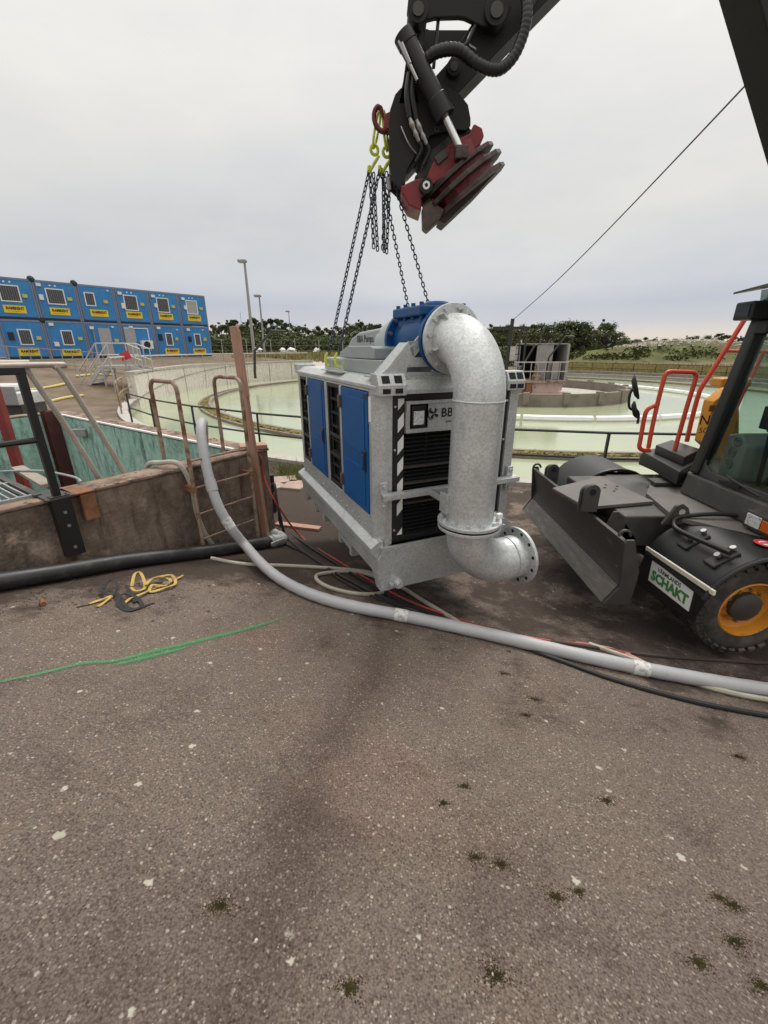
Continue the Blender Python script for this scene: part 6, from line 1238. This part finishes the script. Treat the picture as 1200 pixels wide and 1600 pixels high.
specs = {
 (0, 1): [('win', -.1, 1.55, 1.05, 1.15, 2), ('sign', 0, .65), ('dots', -.1), ('box', -.85, 2.2, .28, .2, Wn), ('box', -.75, 1.5, .2, .3, Wn), ('box', .75, 1.5, .28, .22, YL)],
 (1, 1): [('win', -.1, 1.55, 1.05, 1.15, 0), ('sign', 0, .65), ('dots', -.1), ('box', -.85, 2.2, .28, .2, Wn), ('box', -.75, 1.5, .2, .3, Wn), ('box', .75, 1.5, .28, .22, YL)],
 (2, 1): [('win', -.1, 1.55, 1.05, 1.15, 0), ('sign', 0, .65), ('dots', -.1), ('box', -.85, 2.2, .28, .2, Wn), ('box', -.75, 1.3, .25, .4, Wn), ('box', .75, 1.5, .28, .22, YL)],
 (3, 1): [('win', -.45, 1.6, .7, .95, 1), ('sign', .0, .65), ('box', .6, 1.5, .28, .22, YL), ('box', .9, 2.3, .1, .1, Wn), ('cap',)],
 (4, 1): [('win', -.05, 1.6, 1.15, 1.05, 0), ('sign', .0, .62), ('dots', -.1), ('box', -.95, 2.3, .28, .2, Wn), ('box', -.95, 1.5, .25, .35, Wn), ('box', .78, 1.5, .28, .22, YL), ('cap',)],
 (5, 1): [('win', -.1, 1.6, 1.15, 1.05, 0), ('sign', -.05, .62), ('dots', -.1), ('box', .70, 1.5, .28, .22, YL)],
 (0, 0): [('win', .0, 1.45, .62, 1.05, 1), ('sign', .05, .45), ('box', -.8, 2.3, .28, .2, Wn), ('box', .7, 1.5, .25, .3, YL), ('box', -.75, 1.5, .25, .45, CDARK), ('box', .6, 2.3, .1, .1, Wn)],
 (1, 0): [('win', -.05, 1.45, .62, 1.05, 1), ('sign', .05, .45), ('box', -.85, 2.35, .28, .2, Wn), ('box', .6, 1.5, .22, .25, YL), ('box', -.8, 1.6, .3, .5, CDARK), ('box', .75, 2.25, .1, .1, Wn)],
 (2, 0): [('door', -.65, DOORG), ('frame', -.1, 1.4, 1.9, 1.8), ('ac', .45, 1.0), ('box', -.5, 2.35, .28, .15, Wn), ('box', .95, 1.2, .24, .22, YL)],
 (3, 0): [('door', .05, DOORG), ('box', -.8, 2.2, .28, .2, Wn), ('box', .8, 1.3, .3, .25, YL), ('box', .7, 2.3, .15, .12, Wn), ('box', -.75, 1.2, .12, 1.6, CGREY)],
 (4, 0): [('win', .05, 1.45, .75, 1.05, 1), ('sign', .1, .42), ('box', -.8, 2.35, .28, .2, Wn), ('box', .85, 1.4, .28, .22, YL), ('box', -.75, 1.0, .3, .3, Wn), ('cap',)],
 (5, 0): [('win', .1, 1.45, .8, 1.05, 1), ('sign', .1, .45), ('box', .85, 1.4, .28, .22, YL), ('box', -.7, 1.5, .3, .5, CDARK)],
}
for (s, lv) in sorted(specs, key=lambda q: q == (0, 0)):
    feat = {(0, 1): 'with pale blind in the window', (2, 0): 'with air conditioner and grey door', (3, 0): 'with plain grey door', (3, 1): 'with narrow window'}.get((s, lv), 'with barred window')
    cabin(s, lv, specs[(s, lv)], 'blue cabin %s, %s row, %s from the trees' % (feat, 'upper' if lv else 'lower', ordn[s]))
# cabin footing
mb = MB(); c0, c1 = CQ + CD * .3, CQ - CD * 16.4
mb.add([(c0.x, c0.y, .9), (c1.x, c1.y, .9), (c1.x - CN.x * 6, c1.y - CN.y * 6, .9), (c0.x - CN.x * 6, c0.y - CN.y * 6, .9), (c0.x, c0.y, 1.66), (c1.x, c1.y, 1.66), (c1.x - CN.x * 6, c1.y - CN.y * 6, 1.66), (c0.x - CN.x * 6, c0.y - CN.y * 6, 1.66)], [(3, 2, 1, 0), (4, 5, 6, 7), (0, 1, 5, 4), (1, 2, 6, 5), (2, 3, 7, 6), (3, 0, 4, 7)])
tag(mb.build('cabin_footing', PALE), 'low footing under the row of blue cabins', 'footing')

# ------------------------------------------------------------------ aluminium steps over the pipes, in front of the cabins
sy = 25.0
st = thing('access_steps', 'aluminium steps with landing and handrails in front of the blue cabins', 'steps', at_y(180, 600, sy))
L0, L1 = at_y(158, 571, sy), at_y(204, 571, sy); LZ = L0.z
mb = MB(); mb.box((L0.x, sy - .1, LZ - .12), (L1.x, sy + 1.0, LZ)); mb.build('landing', ALU, st)
lf, rf = at_y(133, 613, sy), at_y(240, 578, sy + 1)
for yy in (sy - .1, sy + .95):
    mb = MB(); mb.bar((L0.x, yy, LZ - .1), (lf.x, yy, lf.z), .05, .22); mb.build('stringer', ALU, st); mb = MB(); mb.bar((L1.x, yy, LZ - .1), (rf.x, yy, rf.z), .05, .2); mb.build('stringer', ALU, st)
    for dz in (.55, 1.15):
        mb = MB(); mb.tube([(lf.x, yy, lf.z + dz), (L0.x, yy, LZ + dz), (L1.x, yy, LZ + dz), (rf.x, yy, rf.z + dz)], .032, 6); mb.build('hand_rail', ALU, st, smooth=True)
    for x, z in ((L0.x, LZ), (L1.x, LZ), ((L0.x + lf.x) / 2, (LZ + lf.z) / 2), (lf.x, lf.z), ((L1.x + rf.x) / 2, (LZ + rf.z) / 2), (rf.x, rf.z)): mb = MB(); mb.cyl((x, yy, z - .1), (x, yy, z + 1.15), .03, 6); mb.build('rail_post', ALU, st)
    for x in (L0.x + .1, L1.x - .1): mb = MB(); mb.cyl((x, yy, hfun(x, yy) - .1), (x, yy, LZ - .1), .05, 6); mb.build('leg', ALU, st)
for i in range(7):
    f = (i + .5) / 7; mb = MB(); p = L0.lerp(lf, f); mb.box((p.x - .14, sy - .08, p.z - .06), (p.x + .14, sy + .93, p.z - .02)); mb.build('tread', ALU, st)
q = at_y(196, 556, sy - .25); mb = MB(); M_ = frame(q, (1, 0, 0), (0, 0, 1)); mb.box((-.28, -.2, 0), (.28, .2, .03), M_ @ Matrix.Rotation(.3, 4, 'Z')); tag(mb.build('red_sign', mat('sign_red', (.55, .03, .06), .5)), 'small red sign hanging on the landing rail of the steps', 'sign')
# second low steps further left and barrier
st2 = thing('barrier_fence', 'low grey barrier fence in front of the lower cabins', 'fence', at_y(60, 560, 27))
for i in range(16):
    p = Vector((-24.5 + i * .55, 27.0 + .55 * i * .25, 0)); z = hfun(p.x, p.y); mb = MB(); mb.cyl((p.x, p.y, z - .05), (p.x, p.y, z + 1.2), .025, 5); mb.build('fence_post', GREYST, st2)
for h in (.25, 1.15): mb = MB(); mb.tube([(-24.5 + i * .55, 27.0 + .1375 * i, hfun(-24.5 + i * .55, 27 + .1375 * i) + h) for i in range(16)], .025, 5); mb.build('rail', GREYST, st2)
# yellow hose lines on the earth
for i, (pts, lab) in enumerate(((((60, 632), (100, 622), (130, 618)), 'pale yellow hose lying on the bare earth beyond the tank'), (((118, 588), (150, 585), (178, 586)), 'pale yellow hose lying behind the aluminium steps'), (((20, 612), (70, 606), (110, 598)), 'dull yellow hose lying beside the white machine'))):
    hose('yellow_hose', lab, mat('yellow_hose', (.55, .48, .16), .6), gpath(pts, .06), .07)
# white equipment trailer at the frame edge
tz = hfun(-11.95, 13.0)
tr = thing('equipment_trailer', 'small white equipment trailer standing beyond the green tank', 'trailer', (-11.95, 13.0, tz))
def tb2(name, m, lo, hi, bev=.03): mb = MB(); mb.box((lo[0] - 11.6, lo[1] + 13.0, lo[2] + tz), (hi[0] - 11.6, hi[1] + 13.0, hi[2] + tz)); mb.build(name, m, tr, bevel=bev)
q = at_y(36, 634, 13.0); 
TZB = q.z - tz
tb2('body', mat('dirty_white', (.52, .52, .51), .5, 0, .15, 4), (-1.6, 0, TZB), (.62, 1.2, TZB + .36)); tb2('hood', mat('dirty_white', (.52, .52, .51)), (-1.5, .1, TZB + .36), (.2, 1.1, TZB + .58), .08); tb2('end_panel', GREYST, (.25, -.04, TZB + .02), (.66, .0, TZB + .55), .01); tb2('grille', BLACK, (-.9, -.03, TZB + .04), (.1, -.002, TZB + .20), 0); tb2('lamp', BLACK, (-.35, -.03, TZB + .40), (-.05, .09, TZB + .60), .01)
for x in (-1.1, .1):
    mb = MB(); mb.cyl((x - 11.6, 13.05, tz + .3), (x - 11.6, 13.3, tz + .3), .3, 20); mb.build('wheel', RUBBER, tr, smooth=True)
tb2('frame', EXC, (-1.5, .1, .3), (.6, 1.1, TZB), .01)

# ------------------------------------------------------------------ lamp posts, fences, bent pole
def lamp_post(label, px, py_top, y, r, head=True):
    p = at_y(px, py_top, y); x = p.x; g_ = hfun(x, y) if y < 60 else 1.2
    t = thing('lamp_post', label, 'lamp post', (x, y, g_), group='lamp posts by the fence'); mb = MB(); mb.cyl((x, y, g_ - .2), (x, y, p.z), r, 10, r * .6); mb.build('pole', GREYST, t, smooth=True)
    if head: mb = MB(); mb.box((x - .55, y - .25, p.z - .05), (x + .18, y + .25, p.z + .16)); h_ = mb.build('lamp_head', GREYST, t, bevel=.05); mb = MB(); mb.box((x - .5, y - .22, p.z - .075), (x + .05, y + .22, p.z - .05)); mb.build('lens', LAMP, h_)
    return t
lamp_post('tall grey lamp post rising beside the wooden post', 382, 409, 42.0, .16); lamp_post('shorter lamp post with double head behind the tall one', 405, 463, 52.0, .13)
lamp_post('thin distant lamp post among the pine trees', 451, 487, 85.0, .10, True); lamp_post('faint distant mast above the treetops by the cabins', 375, 487, 120.0, .08, False)
q = [at_y(398, 580, 33), at_y(398, 548, 33), at_y(425, 517, 33), at_y(446, 518, 33)]; mb = MB(); mb.tube([Vector((q[0].x, 33, hfun(q[0].x, 33) - .1))] + q, .10, 8); tag(mb.build('bent_pole', DARKST), 'dark bent davit pole standing behind the tall tank wall', 'pole')
ff = thing('wire_fence', 'long wire fence with pale posts in front of the pine trees', 'fence', (-10, 62, 1.2))
fpts = [Vector((-28 + 3.2 * i, 60 + .25 * i, 0)) for i in range(14)]
for p in fpts: p.z = hfun(p.x, p.y); mb = MB(); mb.cyl(p, p + Vector((0, 0, 2.0)), .05, 6); mb.build('fence_post', PALE, ff)
for h in (.6, 1.2, 1.9): mb = MB(); mb.tube([p + Vector((0, 0, h)) for p in fpts], .018, 4); mb.build('wire', GREYST, ff)
for i, (x, y, s_) in enumerate(((-13.2, 64, .9), (-14.6, 64.5, .8), (-9.8, 66, .8), (-17.5, 63, 1.0))):
    mb = MB()
    for k in range(5): mb.rock((x + random.uniform(-.5, .5), y + random.uniform(-.2, .2), hfun(x, y) + .3 + .3 * (k > 2)), s_ * .6, s_ * .45)
    tag(mb.build('white_bag', WHITE, bevel=.05), 'pile of white bags behind the wire fence, %s along from the cabins' % ('third', 'second', 'fourth', 'first')[i], 'bags')
# dry grass beyond the tank
mb = MB(); random.seed(11)
for _ in range(30000):
    if random.random() < .35: x, y = random.uniform(-24, 6), random.uniform(44, 64)
    else:
        a = random.uniform(.1, 1.25); r_ = 23.6 + 30 * random.random() ** 1.5; x, y = TC.x + r_ * math.cos(a), TC.y + r_ * math.sin(a)
    if (Vector((x, y)) - CQ).dot(CN) < .5 and x < -14: continue
    z = hfun(x, y); h = random.uniform(.2, .65); w = random.uniform(.03, .09); dx, dy = random.gauss(0, .12), random.gauss(0, .12); c = random.uniform(0, 6.28); wx, wy = w * math.cos(c), w * math.sin(c)
    mb.add([(x - wx, y - wy, z), (x + wx, y + wy, z), (x + dx, y + dy, z + h)], [(0, 1, 2)])
tag(mb.build('grass', DGRASS, recalc=False, keep=True), 'dry yellow grass on the land beyond the round tank', 'grass', kind='stuff')
# mound with brush and rubble on the right
def mh(x, y):
    v = abs(y - 98) / 16; k = sm(33, 47, x) * .55 + sm(44, 62, x) * .45
    return max(0, (1 - sm(.15, 1.0, v))) * k * (1 - sm(98, 102, x)) * (4.1 + .7 * noise.noise(Vector((x * .11, y * .11, 3))) + .35 * noise.noise(Vector((x * .4, y * .4, 1)))) - .25
mb = MB(); N1, N2 = 110, 46
for j in range(N2):
    for i in range(N1): x, y = 22 + 80 * i / (N1 - 1), 80 + 36 * j / (N2 - 1); mb.v.append((x, y, mh(x, y)))
for j in range(N2 - 1):
    for i in range(N1 - 1): a = j * N1 + i; mb.f.append((a, a + 1, a + N1 + 1, a + N1))
struct(mb.build('hill', mat('brush_bank', (.105, .112, .048), .95, 0, .4, .35, (.13, .085, .06), (.52, .64), .12, .8, 3, .1), smooth=True, recalc=False, keep=True), 'long overgrown spoil bank on the far side')
mb = MB(); mb2 = MB()
for _ in range(1500):
    x, y = random.uniform(44, 92), random.gauss(96, 3.0); z = mh(x, y)
    if z < 2.7: continue
    mb.rock((x, y, z - .05), random.uniform(.15, .45))
tag(mb.build('rubble', mat('pale_rubble', (.36, .31, .285), .9, 0, .35, 1.5)), 'pale pinkish rubble heaped along the top of the spoil bank', 'rubble', kind='stuff')
for _ in range(5200):
    x, y = random.uniform(26, 66 if random.random() < .8 else 95), random.uniform(84, 100); z = mh(x, y)
    if z < .2 or (x > 42 and z > 2.3) or noise.noise(Vector((x * .22, y * .3, 5))) < random.uniform(-.15, .35): continue
    c = Vector((x, y, z + random.uniform(0, .3)))
    for k in range(3): d = Vector((random.gauss(0, .3), random.gauss(0, .3), random.gauss(0, .25))); e_ = Vector((random.gauss(0, .25), random.gauss(0, .25), random.gauss(0, .25))); mb2.add([c + d, c + d + e_, c + d + e_.cross(Vector((.3, .5, .8)))], [(0, 1, 2)])
tag(mb2.build('undergrowth', LEAF2, recalc=False, keep=True), 'green bushes growing over the spoil bank', 'bushes', kind='stuff')

# ================================================================== TREES
def tree_proto(kind, seed, m):
    random.seed(seed); r = thing('pine_tree' if kind == 'pine' else 'leafy_tree', 'x', 'tree')
    H = 10.0; tk = MB(); pts = [(0, 0, -.5), (.1, 0, H * .35), (-.05, .1, H * .7), (.05, 0, H * .95)]; tk.tube(smooth_path(pts, 3), [.22 - .02 * i for i in range(10)], 7)
    cr_ = MB(); cl_ = []
    if kind == 'pine':
        for i in range(46):
            f = random.uniform(.10, 1.0); rad = 2.3 * (1.05 - f) ** .5 * (.35 + .65 * random.random()); a = random.uniform(0, 6.28); c = Vector((math.cos(a) * rad, math.sin(a) * rad, f * H)); cl_.append((c, random.uniform(.45, .95) * (1.25 - .55 * f)))
            tk.tube([(0, 0, c.z - .4), c], [.05, .02], 4)
    else:
        for i in range(44):
            a, b = random.uniform(0, 6.28), random.uniform(-1.4, 1.4); rr_ = random.uniform(.35, 1) ** .6; c = Vector((math.cos(a) * 2.9 * rr_ * math.cos(b), math.sin(a) * 2.9 * rr_ * math.cos(b), H * .53 + H * .45 * math.sin(b) * rr_)); cl_.append((c, random.uniform(.6, 1.15)))
            tk.tube([(0, 0, H * .38), c], [.07, .02], 4)
    for c, rad in cl_:
        for _ in range(60):
            d = Vector((random.gauss(0, 1), random.gauss(0, 1), random.gauss(0, .75))); d = d.normalized() * rad * random.random() ** .4; p = c + d; u = Vector((random.gauss(0, 1), random.gauss(0, 1), random.gauss(0, .6))).normalized() * random.uniform(.12, .26); v = u.cross(Vector((random.gauss(0, 1), random.gauss(0, 1), random.gauss(0, 1)))).normalized() * u.length * .7
            cr_.add([p - u, p - v, p + u, p + v], [(0, 1, 2, 3)])
    tk.build('trunk', BARK, r); cr_.build('crown', m, r, recalc=False); return r
protos = [tree_proto('pine', 1, LEAF), tree_proto('pine', 2, LEAF), tree_proto('leaf', 3, LEAF2), tree_proto('leaf', 4, LEAF), tree_proto('leaf', 5, LEAF3), tree_proto('leaf', 6, LEAF2)]
random.seed(5); mb = MB()
for _ in range(16000):
    x, y = random.uniform(-40, 24), random.uniform(66, 74); zz = hfun(x, y); top_ = 1.6 + 1.9 * (.5 + .5 * noise.noise(Vector((x * .35, y * .2, 0)))) ; p = Vector((x, y, zz + top_ * random.random() ** .8)); u = Vector((random.gauss(0, 1), random.gauss(0, 1), random.gauss(0, .7))).normalized() * random.uniform(.12, .3); v = u.cross(Vector((random.gauss(0, 1), random.gauss(0, 1), random.gauss(0, 1)))).normalized() * u.length * .7
    mb.add([p - u, p - v, p + u, p + v], [(0, 1, 2, 3)])
tag(mb.build('undergrowth', LEAF, recalc=False, keep=True), 'dark bushes growing under the tree belt beyond the wire fence', 'bushes', kind='stuff')
used = set(); random.seed(21)
def put_tree(k, px, py_top, y, wscale, label, group):
    p = at_y(px, py_top, y); base = hfun(p.x, y) if y < 130 else -.1; h = max(2.5, p.z - base)
    r = protos[k] if k not in used else copy_tree(protos[k]); used.add(k)
    r.location = (p.x, y, base); r.rotation_euler = (0, 0, random.uniform(0, 6.28)); s_ = h / 10.0; r.scale = (s_ * wscale, s_ * wscale, s_); r['label'] = label; r['group'] = group
def prof(x, pts):
    for (a, b), (c, d) in zip(pts, pts[1:]):
        if a <= x <= c: return b + (d - b) * (x - a) / (c - a)
    return pts[-1][1]
left_top = [(325, 505), (350, 503), (380, 500), (410, 499), (440, 497), (465, 505), (485, 512), (520, 510), (545, 505), (560, 500), (575, 506), (600, 509), (660, 510), (800, 508)]
x = 322
while x < 800:
    put_tree(random.choice((0, 1, 0, 1, 3)), x, prof(x, left_top) + random.uniform(-2, 5), random.uniform(72, 100), random.uniform(.9, 1.3), 'dark pine tree in the tree belt beyond the wire fence', 'trees in the belt beyond the fence'); x += random.uniform(5, 9)
right = [(790, 510, 4, 1.5), (803, 512, 4, 1.2), (812, 516, 2, 1.3), (822, 507, 5, 1.2), (834, 508, 1, 1.2), (843, 505, 5, 1.2), (858, 505, 3, 1.3), (874, 501, 3, 1.4), (889, 499, 3, 1.5), (905, 504, 5, 1.4), (916, 501, 3, 1.4), (926, 509, 5, 1.4), (945, 500, 0, 1.0), (953, 503, 3, 1.5), (966, 519, 5, 1.5), (975, 526, 3, 1.5), (850, 518, 5, 1.5), (880, 514, 5, 1.5), (910, 518, 2, 1.6), (938, 520, 3, 1.5)]
for i, (px_, py_, k, w) in enumerate(right):
    lab = {790: 'leftmost of the rust brown trees behind the mast', 803: 'rust brown tree just beyond the mast', 945: 'tall pine standing clear at the end of the tree group'}.get(px_, 'dense green tree in the group behind the grassy bank')
    put_tree(k, px_, py_, random.uniform(108, 124), w, lab, 'trees behind the grassy bank')
x = 972
while x < 1330:
    put_tree(random.choice((0, 1, 3)), x, 531 - (x - 980) * .045 * (1 if x < 1200 else .8) + random.uniform(-3, 4) , random.uniform(210, 250), random.uniform(1.2, 1.8), 'distant tree in the low wood beyond the rubble', 'distant trees beyond the rubble'); x += random.uniform(6, 11)

# ------------------------------------------------------------------ keep the tree of parts at thing > part > sub-part
def depth(o): return 0 if o.parent is None else 1 + depth(o.parent)
for o in list(SC.objects):
    while o.parent is not None and depth(o) > 2:
        w = pmat(o); gpn = o.parent.parent; loc_ = Matrix.Translation(o.location) @ o.rotation_euler.to_matrix().to_4x4()
        o.parent = gpn; o.matrix_parent_inverse = pmat(gpn).inverted() @ w @ loc_.inverted()
